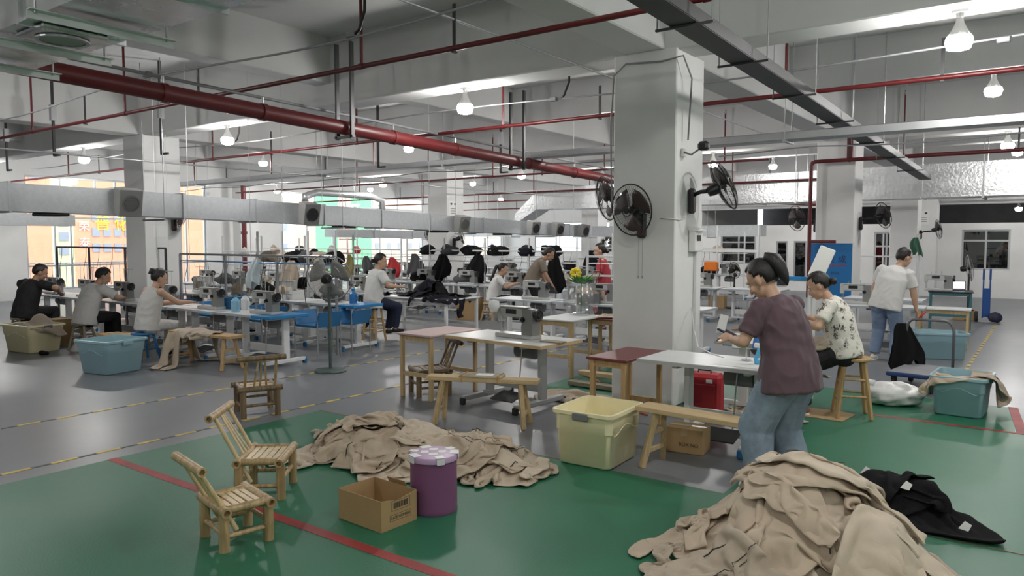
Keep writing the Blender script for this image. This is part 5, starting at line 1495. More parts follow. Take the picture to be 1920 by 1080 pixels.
heap(['khaki jacket dropped on the floor beside the red suitcase', 'folded khaki jacket on the floor behind the red suitcase'], hh_, [(-2.28, 7.12, .3), (-2.15, 7.3, 2.0)], [KHAKI3, KHAKI], seed=130, sq=.55, cr=.3, s=.05, levels=1, steps=35)
hi_ = HMap(-5.0, -3.4, 6.2, 7.6)
heap(['khaki jacket on the floor under the wood-edged sewing table'], hi_, [(-4.15, 6.75, .8)], [KHAKI3], seed=135, sq=.55, cr=.25, s=.05, levels=1, steps=35)
# white plastic bag
b = MB()
hw = HMap(-2.0, -.6, 7.8, 9.4); hw.fn(mound(-1.28, 8.52, .24, .2, .20))
vs = []; fs = []; n, m_ = 48, 26
for j in range(m_ + 1):
    ph_ = -PI / 2 + PI * j / m_
    for i in range(n):
        a = 2 * PI * i / n; d = V((math.cos(ph_) * math.cos(a), math.cos(ph_) * math.sin(a), math.sin(ph_)))
        q = d * 2.2 + V((4, 1, 2)); f_ = 1 + .16 * mnoise.noise(q) - .13 * abs(mnoise.noise(q * 1.7 + V((3, 0, 0)))) - .05 * abs(mnoise.noise(q * 4.5))
        p = V((d.x * .30 * f_, d.y * .21 * f_, .10 + d.z * .13 * f_ + .05 * max(0, -d.x) * max(0, d.z))); p.z = max(p.z, .004)
        vs.append(p)
for j in range(m_):
    for i in range(n): fs.append((j * n + i, j * n + (i + 1) % n, (j + 1) * n + (i + 1) % n, (j + 1) * n + i))
b = MB(); b._add(vs, fs); o = b.obj('plastic_sack', mat('white_sack', (.74, .74, .73), .35, spec=.6, bump=.3, bscale=14), None, True, (-1.27, 8.47, .002)); o.rotation_euler = (0, 0, .5)
tag(o, 'white plastic sack slumped on the floor beside the stool', 'sack')
b = MB(); b.path([(-.20, 0, .20), (-.25, .01, .23), (-.29, .0, .22)], [.05, .028, .045], 10); b.obj('tied_neck', MATS['white_sack'], o, True)
# black heap on the back table
hj = HMap(-10.6, -7.6, 8.8, 11.2); hj.box(-10.0, -8.15, 9.35, 10.25, .705); hj.fn(lambda X, Y: np.where((X < -8.15) & (X > -10.0), mound(-8.9, 9.8, .5, .35, .98)(X, Y), 0))
heap(['navy black garment on the back table, ' + p for p in ('trailing off its left end', 'lying on the middle', 'hanging down its front right', 'bunched at the right end', 'on top of the heap')], hj,
     [(-9.9, 9.5, 1.0), (-9.2, 9.8, 2.0), (-8.35, 9.55, .2), (-8.6, 9.9, 4.0), (-9.0, 9.75, 5.0)], [NAVYCL, BLKCL], 'dark_garment', 'garment', 'dark garments heaped on the back table', seed=150, sq=.66, cr=.2, s=.05, levels=1, steps=50)
# ================================================================== THE PEOPLE
person('standing woman in plum T-shirt and light jeans reading a phone', (-1.36, 4.98, .003), math.radians(72), H=1.58, lean=(.10, .36), head=(.62, .12, 0),
       hands={1: (.10, .36, 1.045), -1: (-.14, .36, 1.02)}, poles={1: (.7, -.4, -.8), -1: (-.8, -.3, -.9)}, hdirs={1: ((-.25, 1, .25), (.3, -.2, 1)), -1: ((.15, 1, .2), (-.6, -.2, .8))},
       curls=(.5, .9), feet={1: (.12, -.02, .075), -1: (-.12, .12, .075)}, shirt=PURPLE, sleeve=.78, trousers=JEANS, hair='pony', vox=.008, bulk=1.06, hipb=1.24, leg_w=1.65, shoes=WHITEP, hem=.12, wr=.013, seed=2)
t = thing('mobile_phone', 'dark phone held by the woman in plum', 'phone', (-1.815, 5.09, 1.045), math.radians(74))
b = MB(); b.box((0, 0, 0), (.075, .155, .009), Euler((.35, 0, 0)).to_matrix(), b=.003); b.obj('phone_body', BLACKP, t)
b = MB(); b.box((0, -.002, .0055), (.068, .145, .001), Euler((.35, 0, 0)).to_matrix()); b.obj('screen', mat('phone_screen', (.02, .03, .05), .1), t)
b = MB(); b.prism([(-.03, 0), (.035, .0), (.05, .12), (-.01, .13)], (0, 0, 0), (1, 0, 0), (0, .3, 1), (0, .001, 0))
tag(b.obj('paper_slip', PAPER, None, loc=(-1.875, 5.08, 1.045)), 'white paper slip held up beside the phone', 'paper')

FLORAL = MATS.get('floral_print')
def floral():
    m = mat('floral_print', (.74, .72, .66), .8, bump=.12, bscale=250); nt = m.node_tree; N = nt.nodes; L = nt.links; bs = N['Principled BSDF']
    tc = N.new('ShaderNodeTexCoord'); vo = N.new('ShaderNodeTexVoronoi'); vo.inputs['Scale'].default_value = 13; vo.inputs['Randomness'].default_value = 1
    no = N.new('ShaderNodeTexNoise'); no.inputs['Scale'].default_value = 26
    mx = N.new('ShaderNodeMix'); mx.data_type = 'VECTOR'; mx.inputs['Factor'].default_value = .10
    L.new(tc.outputs['Object'], mx.inputs['A']); L.new(no.outputs['Color'], mx.inputs['B']); L.new(mx.outputs['Result'], vo.inputs['Vector'])
    r = N.new('ShaderNodeValToRGB'); e = r.color_ramp.elements
    e[0].position = .0; e[0].color = (.05, .04, .045, 1); e[1].position = .46; e[1].color = (.78, .745, .67, 1)
    a = e.new(.22); a.color = (.10, .08, .085, 1); a = e.new(.30); a.color = (.48, .45, .40, 1)
    L.new(vo.outputs['Distance'], r.inputs['Fac']); L.new(r.outputs['Color'], bs.inputs['Base Color'])
    return m
T, J = person('seated woman in white patterned shirt and black trousers sewing khaki cloth', (-1.58, 7.62, .0), math.radians(100), H=1.57, ph=.66, lean=(.15, .42), head=(.55, -.05, 0),
       hands={1: (.12, .40, .93), -1: (-.14, .38, .92)}, poles={1: (.8, -.2, -.6), -1: (-.8, -.2, -.6)}, feet={1: (.10, .40, .08), -1: (-.10, .34, .08)}, knees={1: (.1, 1, .6), -1: (-.1, 1, .6)},
       shirt=floral(), sleeve=.72, trousers=BLACKC, hair='lowbun', vox=.010, bulk=1.12, shoes=mat('brown_sandal', (.30, .13, .10), .6), hem=.08, seed=5, leg_w=1.2)
o = MB(); b = o
for s in (-1, 1): b.path([(-.075 * s, .03, .0), (-.082 * s, -.03, .0)], .003, 5)
person('standing worker in white T-shirt and blue jeans, back to the camera', (-1.84, 11.42, .0), math.radians(-8), H=1.60, lean=(.10, .48), side=.16, head=(.35, -.45, 0),
       hands={1: (.36, .16, .66), -1: (-.30, .30, .80)}, poles={1: (.8, -.5, 0), -1: (-.8, -.5, 0)}, feet={1: (.13, 0, .075), -1: (-.16, .06, .075)}, shirt=WHITEC, sleeve=.80, trousers=JEANS2, hair='short', vox=.010, bulk=1.14, leg_w=1.25, shoes=WHITEP, seed=8, hem=.10, headoff=(.04, .02))
person('seated woman in sleeveless grey top with hair clip at the left row', (-10.32, 5.42, 0), math.radians(4), H=1.60, ph=.52, lean=(.10, .36), head=(.35, -.2, 0),
       hands={1: (.24, .52, .80), -1: (-.06, .50, .79)}, feet={1: (.12, .38, .08), -1: (-.12, .36, .08)}, shirt=GREYC, sleeve=0, trousers=GREYC, hair='clip', vox=.012, bulk=1.05, hem=.10, seed=11, shoes=BLACKP)
person('seated worker in white T-shirt bent over the left row of machines', (-12.25, 5.45, 0), math.radians(2), H=1.66, ph=.50, lean=(.15, .55), head=(.5, -.25, 0),
       hands={1: (.16, .50, .78), -1: (-.10, .48, .79)}, poles={1: (.9, -.3, -.2), -1: (-.9, -.3, -.2)}, feet={1: (.14, .42, .08), -1: (-.12, .4, .08)}, shirt=WHITEC, sleeve=.85, trousers=BLACKC, hair='short', vox=.012, bulk=1.12, hem=.12, seed=14, shoes=BLACKP)
person('seated man in black T-shirt at the far left, arms wide', (-14.0, 5.26, 0), math.radians(10), H=1.70, ph=.50, lean=(.15, .50), head=(.45, -.35, 0), skin=SKIN2,
       hands={1: (.26, .44, .80), -1: (-.34, .40, .84)}, poles={1: (1, -.2, .1), -1: (-1, -.2, .1)}, feet={1: (.16, .42, .08), -1: (-.14, .4, .08)}, shirt=BLACKC, sleeve=.80, trousers=BLACKC, hair='short', vox=.012, bulk=1.15, hem=.12, seed=17, shoes=BLACKP)
person('worker in black with a bun bent low behind the machines', (-11.75, 8.66, 0), math.radians(150), H=1.58, ph=.52, lean=(.45, 1.0), head=(.8, 0, 0),
       hands={1: (.12, .50, .78), -1: (-.12, .50, .78)}, feet={1: (.12, .40, .08), -1: (-.12, .38, .08)}, shirt=BLACKC, sleeve=1.4, trousers=BLACKC, hair='bun', vox=.013, seed=20, shoes=BLACKP)
person('worker in white T-shirt and jeans on the tall stool, back to the camera', (-9.20, 8.70, 0), math.radians(-22), H=1.58, ph=.70, lean=(.05, .22), head=(.25, -.4, 0),
       hands={1: (.28, .36, .92), -1: (-.12, .42, .92)}, feet={1: (.14, .32, .20), -1: (-.10, .30, .16)}, knees={1: (.2, 1, .4), -1: (-.1, 1, .4)}, shirt=WHITEC, sleeve=.80, trousers=NAVYC, hair='lowbun', vox=.012, bulk=1.12, hem=.14, seed=23, shoes=BLACKP)
person('seated woman in white with a long black ponytail in the middle row', (-9.5, 12.4, 0), math.radians(-50), H=1.55, ph=.48, lean=(.12, .42), head=(.35, -.1, 0),
       hands={1: (.16, .44, .78), -1: (-.10, .44, .78)}, feet={1: (.12, .38, .08), -1: (-.12, .36, .08)}, shirt=WHITEC, sleeve=.75, trousers=BLACKC, hair='longpony', vox=.014, seed=26, hem=.08, shoes=BLACKP)
person('standing man in brown T-shirt leaning over the middle row', (-8.62, 12.55, 0), math.radians(-58), H=1.62, lean=(.25, .75), head=(.55, 0, 0), skin=SKIN2,
       hands={1: (.22, .42, .80), -1: (-.24, .30, .78)}, shirt=mat('taupe_cotton', (.215, .175, .135), .8, bump=.1, bscale=200), sleeve=.80, trousers=BLACKC, hair='short', vox=.013, bulk=1.08, seed=29, hem=.10, shoes=BLACKP)
person('woman in red T-shirt holding cloth left of the front column', (-6.72, 12.15, 0), math.radians(118), H=1.60, lean=(.02, .12), head=(.12, 0, 0),
       hands={1: (.12, .32, 1.02), -1: (-.16, .30, 1.0)}, shirt=mat('red_cotton', (.42, .035, .05), .75, bump=.1, bscale=200), sleeve=.8, trousers=mat('red_check', (.35, .04, .05), .8), hair='lowbun', vox=.013, seed=32, shoes=BLACKP, hem=.12)
# seats of the left row
stool('low wooden stool under the man in black', (-14.0, 5.20, 0), .2, .40, .16, WOODG)
stool('low wooden stool under the worker in white at the left row', (-12.25, 5.40, 0), .5, .40, .16, WOODG)
stool('low stool with blue cushion under the woman in grey', (-10.32, 5.36, 0), .1, .40, .17, BLUEPL)
stool('low stool under the woman with the long ponytail', (-9.55, 12.36, 0), .1, .38, .16, WOODO)
stool('low stool under the worker in black', (-11.75, 8.70, 0), .1, .42, .16, WOODG)
# khaki cloth on the lap of the patterned-shirt woman
hk = HMap(-2.8, -1.2, 7.0, 8.6)
hk.fn(lambda X, Y: np.where((X > -2.05) & (X < -1.66) & (abs(Y - 7.66) < .17), .72, .30)); hk.fn(lambda X, Y: np.where((X < -2.02) & (abs(Y - 7.75) < .5), .705, 0))
heap(['khaki jacket across the lap of the woman in patterned shirt'], hk, [(-1.95, 7.62, 1.2)], [KHAKI2], seed=170, sq=.62, cr=.14, s=.045, levels=1, steps=45)
hk = HMap(-8.0, -6.4, 11.2, 13.0); hk.box(-7.7, -6.9, 11.4, 12.2, .85)
# ================================================================== REST OF THE HALL
EDGEB = mat('pale_edge', (.42, .46, .50), .4)
tab0 = sewing_table('blue-edged sewing table at the right end of the left row', (-8.78, 6.20, 0), 0, 1.22, .60, .70, WHITEM, EDGEB, BLUEPL, WHITEM, 'sewing tables', .45)
for o_ in tab0.children:
    if o_.name.startswith('edge_band'): pass
b = MB(); b.box((.0, 0, .0), (.42, .628, .040), b=.006); be = b.obj('blue_end_strip', BLUEED, None); be['label'] = 'blue strip wrapped round the table end'; be.location = (.42, 0, .682)
mac0 = sewing_machine('grey sewing machine at the right end of the left row', (-8.60, 6.14, .70), 0, s=.95)
ths0 = thread_stand('thread stand at the right end of the left row', (-8.95, 6.40, .70), .2, [THW, THK])
ROWL = {1: 'second', 2: 'third', 3: 'fourth', 4: 'fifth', 5: 'sixth', 6: 'seventh', 7: 'eighth', 8: 'ninth'}
def station(x, y, rz, where, m=True, th=True, dx=.18):
    s = -1 if abs(rz) > 2 else 1
    dup(tab0, (x, y, 0), rz, 'sewing table, ' + where)
    if m: dup(mac0, (x + dx * s, y - .06 * s, .70), rz, 'sewing machine, ' + where)
    if th: dup(ths0, (x - .17 * s, y + .2 * s, .70), rz + .2, 'thread stand, ' + where)
for i in range(1, 6): station(-8.78 - 1.28 * i, 6.20, 0, '%s from the right end of the left row' % ROWL[i])
station(-9.15, 7.95, PI, 'at the right end of the row facing the left row', False, False)
b2 = be.copy(); COL.objects.link(b2); b2.parent = [o for o in SC.objects if o.get('label') == 'sewing table, at the right end of the row facing the left row'][0]; b2.location = (-.42, 0, .682)
for i in range(1, 6): station(-9.15 - 1.28 * i, 7.95, PI, '%s from the right in the row facing the left row' % ROWL[i])
leg_table('long pale table under the heap of dark garments', (-9.08, 9.80, 0), 0, 1.86, .90, .70, WHITEM, WHITEM, lg=.05)
for i in range(5): station(-10.9 - 1.3 * i, 9.85, 0, '%s in the row behind the tall stool' % ['first', 'second', 'third', 'fourth', 'fifth'][i])
ORD = ['first', 'second', 'third', 'fourth', 'fifth', 'sixth', 'seventh', 'eighth', 'ninth', 'tenth']
for i in range(8): station(-9.55 - 1.3 * i, 13.05, 0, '%s from the right in the middle row' % ORD[i])
for i in range(8): station(-9.0 - 1.3 * i, 14.25, PI, '%s from the right in the row backing the middle row' % ORD[i], th=(i % 2 == 0))
for i in range(9): station(-7.4 - 1.35 * i, 17.1, 0, '%s from the right in the row before the foil duct' % ORD[i], th=(i % 2 == 0))
for i in range(9): station(-7.4 - 1.35 * i, 21.2, PI, '%s from the right in the far row' % ORD[i], th=False)
for i in range(3): station(-4.6 - 1.3 * i, 10.4 + .0, 0, '%s from the right in the row behind the front column' % ORD[i], th=(i % 2 == 1), m=(i != 0))
# right-hand aisle stations
dup(tab0, (-2.38, 7.75, 0), PI / 2, 'sewing table in front of the patterned-shirt woman')
dup(mac0, (-2.40, 7.95, .70), PI / 2, 'sewing machine in front of the patterned-shirt woman')
dup(tab0, (-2.1, 12.55, 0), .06, 'white sewing table in front of the worker in white at right')
dup(mac0, (-2.45, 12.6, .70), .06, 'sewing machine beside the worker in white at right')
dup(tab0, (-2.3, 14.1, 0), PI, 'sewing table behind the worker in white at right')
for i in range(3): station(-4.9 - 1.3 * i, 15.2 + .0, 0, '%s left of the second column' % ORD[i], th=False)

be.parent = tab0
def rack(label, x0, x1, y, z, m=STEEL, posts=3, shelf=True, z2=None, top=None, group='overhead rails'):
    t = thing('machine_rack', label, 'rack', ((x0 + x1) / 2, y, 0), 0, group); L = x1 - x0
    for i in range(posts):
        b = MB(); b.box((-L / 2 + L * i / (posts - 1), 0, (top or z) / 2), (.035, .035, (top or z)), b=.004); b.obj('post', m, t)
    for zz in ([z] + ([z2] if z2 else [])):
        b = MB(); b.box((0, 0, zz), (L, .03, .035), b=.004); b.obj('rail', m, t)
    if shelf:
        b = MB(); b.box((0, .12, z - .12), (L, .26, .015)); b.obj('shelf', BLUEPL if m is STEEL else WHITEM, t)
    for i in range(int(L / .55)):
        b = MB(); x = -L / 2 + .25 + .55 * i; b.path([(x, 0, z), (x + .02, -.02, z - .2), (x - .03, -.05, z - .45), (x + .02, -.06, z - .72)], .005, 5); b.obj('hanging_cord', CABLEG if i % 2 else CABLEB, t, True)
    return t
rack('thin rail above the left row beside the column', -12.7, -8.5, 7.30, 1.45, STEEL, 4, True)
rack('thin rail before the window above the far left machines', -17.4, -13.0, 7.2, 1.55, DGREY, 4, False)
rack('tall white pipe frame behind the left rows', -11.9, -9.75, 8.36, 1.40, WHITEM, 4, True, 1.15, 1.86)
rack('white pipe frame in the back left area', -16.5, -11.8, 10.6, 1.42, WHITEM, 4, True, 1.1, 1.8)
rack('white pipe frame above the middle row', -13.2, -8.2, 13.65, 1.45, WHITEM, 5, True, 1.2, 1.75)
rack('white pipe frame left of the middle column', -19.5, -13.4, 13.65, 1.45, WHITEM, 4, True, 1.2, 1.75)
rack('white pipe frame along the far row', -17.0, -6.8, 20.2, 1.45, WHITEM, 6, True, 1.1, 1.9)
rack('white pipe frame right of the front column', -7.6, -5.6, 17.6, 1.45, WHITEM, 3, False, 1.42, 2.05)
rack('white pipe frame between the second and third right columns', -4.1, -2.55, 20.0, 1.30, WHITEM, 3, False, .62, 1.85)
t = thing('blue_rail', 'short blue rail on white posts beside the patterned-shirt woman', 'rail', (-2.38, 8.36, 0))
for x in (-.28, .28):
    b = MB(); b.box((x, 0, .63), (.028, .028, 1.26), b=.004); b.obj('post', WHITEM, t)
b = MB(); b.box((0, 0, 1.28), (.62, .035, .045), b=.006); b.obj('rail', BLUEED, t)
rack('white pipe frame beyond the maroon table', -6.4, -4.6, 11.0, 1.42, WHITEM, 3, True, 1.1, 1.75)
# cloth bundles on shelves
CL = [KHAKI, BLKCL, GREYC, KHAKI3, NAVYCL, mat('red_bag_cloth', (.50, .02, .025), .6), mat('dark_grey_cloth', (.08, .08, .085), .9)]
rnd = random.Random(11)
def bundles(spots, z, y, wh, cols, sz=(.34, .26)):
    for i, x in enumerate(spots):
        c = cols[i % len(cols)]; nm = {0: 'khaki', 1: 'black', 2: 'pale grey', 3: 'dull khaki', 4: 'navy black', 5: 'red', 6: 'dark grey'}[c]
        vs = []; fs = []; n, m_ = 30, 16; o_ = V((x * 3.1, y * 1.7, z * 5)); rx, ry, rh = sz[0] * .50, sz[1] * .46, .085 + .12 * sz[0]
        for j in range(m_ + 1):
            ph_ = -PI / 2 + PI * j / m_
            for k_ in range(n):
                a = 2 * PI * k_ / n; d = V((math.cos(ph_) * math.cos(a), math.cos(ph_) * math.sin(a), math.sin(ph_))); q = d * 1.6 + o_
                f_ = 1 + .30 * mnoise.noise(q) - .22 * abs(mnoise.noise(q * 1.9 + V((3, 0, 0)))) - .10 * abs(mnoise.noise(q * 4.2))
                p = V((d.x * rx * f_, d.y * ry * f_, rh * .62 + d.z * rh * f_)); p.z = max(p.z, 0.002); vs.append(p)
        for j in range(m_):
            for k_ in range(n): fs.append((j * n + k_, j * n + (k_ + 1) % n, (j + 1) * n + (k_ + 1) % n, (j + 1) * n + k_))
        b = MB(); b._add(vs, fs); o = b.obj('cloth_bundle', CL[c], None, True, (x, y, z)); o.rotation_euler = (0, 0, rnd.uniform(-.6, .6))
        tag(o, '%s cloth bundle, %s from the left %s' % (nm, ORD[i], wh), 'cloth bundle', 'cloth bundles on racks')
bundles([-11.75, -11.4, -11.0, -10.65, -10.25, -9.9], 1.29, 8.48, 'on the tall white frame', [3, 0, 1, 6, 3, 1], (.42, .36))
bundles([-12.6, -11.9, -11.2, -10.4, -9.6, -8.9], 1.34, 13.77, 'on the frame above the middle row', [1, 6, 1, 1, 4, 1], (.55, .42))
bundles([-18.8, -17.6, -16.2, -15.2], 1.34, 13.77, 'on the frame left of the middle column', [0, 6, 2, 5])
bundles([-15.6, -13.4, -11.0, -9.0, -7.6], 1.34, 20.32, 'on the far frame', [4, 1, 6, 1, 0])
bundles([-15.8, -14.6, -13.2], 1.31, 10.72, 'on the back left frame', [2, 0, 4])
bundles([-11.9, -10.6, -9.4], .71, 8.0, 'on the table facing the left row', [3, 0, 6], (.5, .4))
bundles([-15.2, -13.8, -12.4], .71, 9.8, 'on the table row behind the tall stool', [6, 0, 1], (.5, .4))
bundles([-11.5, -10.2, -8.95], .71, 14.3, 'on the row backing the middle row', [1, 4, 0], (.5, .4))
bundles([-6.0, -4.7], .705, 10.4, 'on the table behind the front column', [0, 3], (.55, .42))
bundles([-14.0, -12.6, -11.4, -10.1, -8.8, -7.5], .71, 17.1, 'on the row before the foil duct', [1, 0, 4, 6, 1, 3], (.6, .45))
bundles([-15.5, -13.0, -10.5, -8.2], .71, 21.2, 'on the far row', [6, 1, 0, 4], (.6, .45))
bundles([-12.3, -10.9], .71, 13.1, 'on the middle row tables', [1, 6], (.5, .4))
# hanging garments and bags
def hanging(label, x, y, z, w_, h_, m, rz=0, name='hanging_garment', cat='garment'):
    b = MB(); n = 22; vs = []; fs = []
    for s in (1, -1):
        for i in range(n + 1):
            for j in range(13):
                u = i / n; v = j / 12; ww = w_ * (.30 + .70 * min(1, v * 1.7) ** .8) * (1 - .15 * v + .10 * math.sin(5 * v + x * 7)); dep = (.055 * math.sin(PI * u) + .022 * math.sin(14 * u + 2.5 * v + x * 5)) * (.4 + v)
                hh2 = h_ * (1 + .12 * math.sin(7 * u + x * 9) + .06 * math.sin(17 * u + x))
                vs.append(((u - .5) * ww + .04 * math.sin(4 * v + x), s * max(.004, dep), -hh2 * v))
    for q in (0, 1):
        o_ = q * (n + 1) * 13
        for i in range(n):
            for j in range(12): fs.append((o_ + i * 13 + j, o_ + i * 13 + j + 1, o_ + (i + 1) * 13 + j + 1, o_ + (i + 1) * 13 + j))
    b._add(vs, fs)
    t = thing(name, label, cat, (x, y, z), rz)
    b.obj('cloth', m, t, True)
    b = MB(); b.path([(0, 0, 0), (0, 0, .05), (.02, 0, .08), (.03, 0, .05)], .004, 5); b.obj('hook', CABLEG, t)
    return t
hanging('white plastic bag with blue print hanging on the left rail', -10.42, 7.27, 1.40, .34, .44, mat('bag_white_blue', (.62, .70, .72), .35, var=.2, vscale=5), .4, 'hanging_bag', 'bag')
hanging('red bag hanging left of the middle column', -13.65, 13.6, 1.25, .42, .46, CL[5], .3, 'hanging_bag', 'bag')
hanging('dark grey garment hanging left of the red bag', -14.6, 13.6, 1.28, .40, .42, CL[6], .2)
hanging('yellowish bag hanging behind the tall stool worker', -11.9, 10.55, 1.40, .26, .5, mat('straw_cloth', (.55, .47, .18), .7), .2, 'hanging_bag', 'bag')
hanging('green bag hanging near the far partition window', -2.60, 19.96, 1.76, .28, .40, mat('green_bag', (.03, .11, .07), .6), .2, 'hanging_bag', 'bag')
hanging('dark coat hanging at the right of the middle row frame', -8.7, 13.6, 1.36, .45, .7, BLKCL, .2)
hanging('black coat hanging in the centre of the middle row frame', -10.9, 13.6, 1.36, .6, .62, BLKCL, .2)
hanging('black coat hanging left of the ponytail woman on the middle frame', -12.0, 13.6, 1.36, .6, .6, BLKCL, .1)
hanging('dark grey coat hanging at the left end of the middle frame', -12.9, 13.6, 1.36, .45, .55, CL[6], .3)
hanging('navy coat hanging on the far frame', -11.6, 20.15, 1.38, .6, .7, NAVYCL, .2)
hanging('black coat hanging on the far frame', -9.9, 20.15, 1.38, .7, .7, BLKCL, .1)
hanging('dark coat hanging on the frame beyond the maroon table', -5.6, 10.95, 1.36, .45, .5, CL[6], .2)
hanging('dull khaki coat hanging on the back left frame', -14.0, 10.55, 1.36, .5, .6, KHAKI3, .2)
hanging('grey translucent cloth hanging on the tall white frame', -10.1, 8.31, 1.36, .30, .60, GREYC, .6)
hanging('khaki strips hanging on the tall white frame', -10.9, 8.31, 1.34, .50, .50, KHAKI3, .1)
hanging('black jacket hanging off the platform trolley handle', -1.38, 9.95, .70, .42, .52, BLKCL, .5)
# plastic trays between the left rows
def tray(label, loc, rz, w_=.62, d_=.42, h_=.22):
    t = thing('plastic_tray', label, 'tray', loc, rz, 'blue chute trays')
    b = MB(); b.prism([(-w_ / 2, h_), (-w_ / 2 + .03, h_), (-w_ / 2 + .10, .03), (w_ / 2 - .10, .03), (w_ / 2 - .03, h_), (w_ / 2, h_), (w_ / 2 - .08, 0), (-w_ / 2 + .08, 0)], (0, -d_ / 2, 0), (1, 0, 0), (0, 0, 1), (0, d_, 0)); b.obj('tray_body', BLUEPL, t)
    b = MB()
    for sx in (-1, 1):
        for sy in (-1, 1): b.tube((sx * (w_ / 2 - .06), sy * d_ / 2, 0), (sx * (w_ / 2 - .06), sy * d_ / 2, h_ + .02), .008, n=6); b.tube((sx * (w_ / 2 - .06), sy * d_ / 2, .05), (sx * (w_ / 2 - .06), sy * d_ / 2, -loc[2]), .010, n=6)
    b.obj('tray_legs', STEEL, t)
    return t
for i in range(4): tray('blue plastic chute tray, %s from the right between the left rows' % ORD[i], (-8.55 - 1.28 * i, 6.98, .46), 0)
tray('blue plastic chute tray under the end of the blue-edged table', (-8.55, 7.62, .44), .1, .5, .4)

# pedestal fans
def pedestal_fan(label, loc, rz, H, R, yaw, pitch, cage, base_m):
    t = thing('pedestal_fan', label, 'fan', loc, rz, 'pedestal fans')
    b = MB(); b.lathe([(0, 0), (.20, 0), (.205, .012), (.19, .03), (.04, .04), (0, .04)], 28); b.obj('base', base_m, t, 40)
    b = MB(); b.tube((0, 0, .03), (0, 0, H - .12), .020, n=12); b.tube((0, 0, .5), (0, 0, .56), .028, n=12); b.obj('pole', base_m, t, 40)
    fan_head(t, R, cage, BLADE if cage is FANCAGE else mat('fan_blade_grey', (.30, .30, .29), .35), 30, yaw, pitch, (0, 0, H))
    return t
CAGEG = mat('fan_cage_grey', (.35, .36, .36), .35, .6)
pedestal_fan('grey pedestal fan standing in the aisle at the end of the left row', (-7.50, 6.32, 0), 0, 1.22, .30, math.radians(118), -.2, CAGEG, mat('green_grey_paint', (.07, .10, .095), .45))
pedestal_fan('grey pedestal fan by the far right window', (-1.40, 18.5, 0), 0, 1.10, .28, math.radians(10), -.15, CAGEG, DGREY)
pedestal_fan('black pedestal fan by the far partition', (-6.35, 18.15, 0), 0, .95, .2, math.radians(60), -.15, FANCAGE, BLACKP)

# platform trolley
t = thing('platform_trolley', 'blue platform trolley with a grey tube handle', 'trolley', (-1.16, 9.60, 0), math.radians(-8))
b = MB(); b.box((0, 0, .19), (.52, .80, .045), b=.012); b.obj('deck', mat('deck_blue', (.02, .05, .16), .4), t)
b = MB(); b.box((0, 0, .2145), (.48, .76, .004)); b.obj('deck_mat', mat('deck_grey', (.25, .25, .27), .6), t)
b = MB(); pts = [(-.22, -.36, .2), (-.22, -.38, .60), (-.20, -.39, .72), (-.12, -.395, .78), (.10, -.395, .78), (.19, -.39, .70), (.215, -.38, .58), (.22, -.36, .2)]
b = MB(); pts = [(-.25, .30, .2), (-.25, .30, .64)] + [(-.25 + .09 * (1 - math.cos(a)), .30, .64 + .12 * math.sin(a)) for a in (.4, .8, 1.2, PI / 2)] + [(.25 - .09 * (1 - math.cos(a)), .30, .64 + .12 * math.sin(a)) for a in (PI / 2, 1.2, .8, .4)] + [(.25, .30, .64), (.25, .30, .2)]
b.path(pts, .016, 10); b.obj('handle', mat('handle_grey', (.16, .165, .17), .4, .4), t, True)
for sx in (-1, 1):
    for sy in (-1, 1):
        b = MB(); b.tube((sx * .19 - .016, sy * .32, .065), (sx * .19 + .016, sy * .32, .065), .062, n=18); b.box((sx * .19, sy * .32, .14), (.05, .05, .06)); b.obj('caster', RUBBER, t, 40)
tag(MB().cap((-1.475, 11.55, .585), (-1.37, 11.57, .71), .012, .012, 8).obj('red_scissors', mat('red_plastic', (.55, .02, .03), .4), None, True), 'red tool in the hand of the worker in white at right', 'tool')

# white lamp panel on a post
t = thing('white_panel_post', 'white tilted panel on a post beside the patterned-shirt woman', 'panel', (-2.02, 8.25, 0), math.radians(20))
b = MB(); b.box((0, 0, .66), (.03, .03, 1.32)); b.obj('post', WHITEM, t)
b = MB(); b.box((.06, -.03, 1.46), (.16, .02, .34), Euler((0, .38, 0)).to_matrix(), b=.008); b.obj('panel', WHITEP, t)

# far right group
leg_table('small wooden trestle table at far right', (-1.35, 13.6, 0), .05, .75, .45, .62, WHITEM, WOOD)
leg_table('black topped desk with blue panel at far right', (-1.55, 16.6, 0), .1, .75, .7, .72, BLACKP, TEALD)
t = thing('laptop', 'small screen lit on the black desk at far right', 'screen', (-1.42, 16.75, .72), math.radians(10))
b = MB(); b.box((0, 0, .008), (.22, .16, .015), b=.003); b.obj('keyboard_base', DGREY, t)
b = MB(); b.box((0, .08, .10), (.23, .012, .17), Euler((-.2, 0, 0)).to_matrix(), b=.003); b.obj('lid', DGREY, t)
b = MB(); b.box((0, .073, .10), (.20, .004, .14), Euler((-.2, 0, 0)).to_matrix()); b.obj('screen', emit_mat('screen_glow', (.75, .85, .95), 1.0), t)
dup(mac0, (-1.75, 16.5, .72), .1, 'sewing machine on the black desk at far right')
t = thing('hand_truck', 'blue sack truck standing upright at far right', 'hand truck', (-1.05, 18.2, 0), .2)
b = MB()
for s in (-1, 1): b.tube((s * .06, 0, .08), (s * .06, .02, 1.05), .014, n=8); b.tube((s * .06, .02, .88), (s * .06, .02, 1.10), .020, n=8)
b.box((0, 0, .40), (.11, .03, .60)); b.obj('frame', mat('truck_blue', (.015, .08, .30), .4), t)
for s in (-1, 1):
    w2 = MB(); w2.tube((s * .17 - .02, .02, .11), (s * .17 + .02, .02, .11), .11, n=20); w2.obj('wheel', RUBBER, t, 40)
b = MB(); b.box((0, -.12, .012), (.30, .24, .012)); b.obj('toe_plate', STEEL, t)
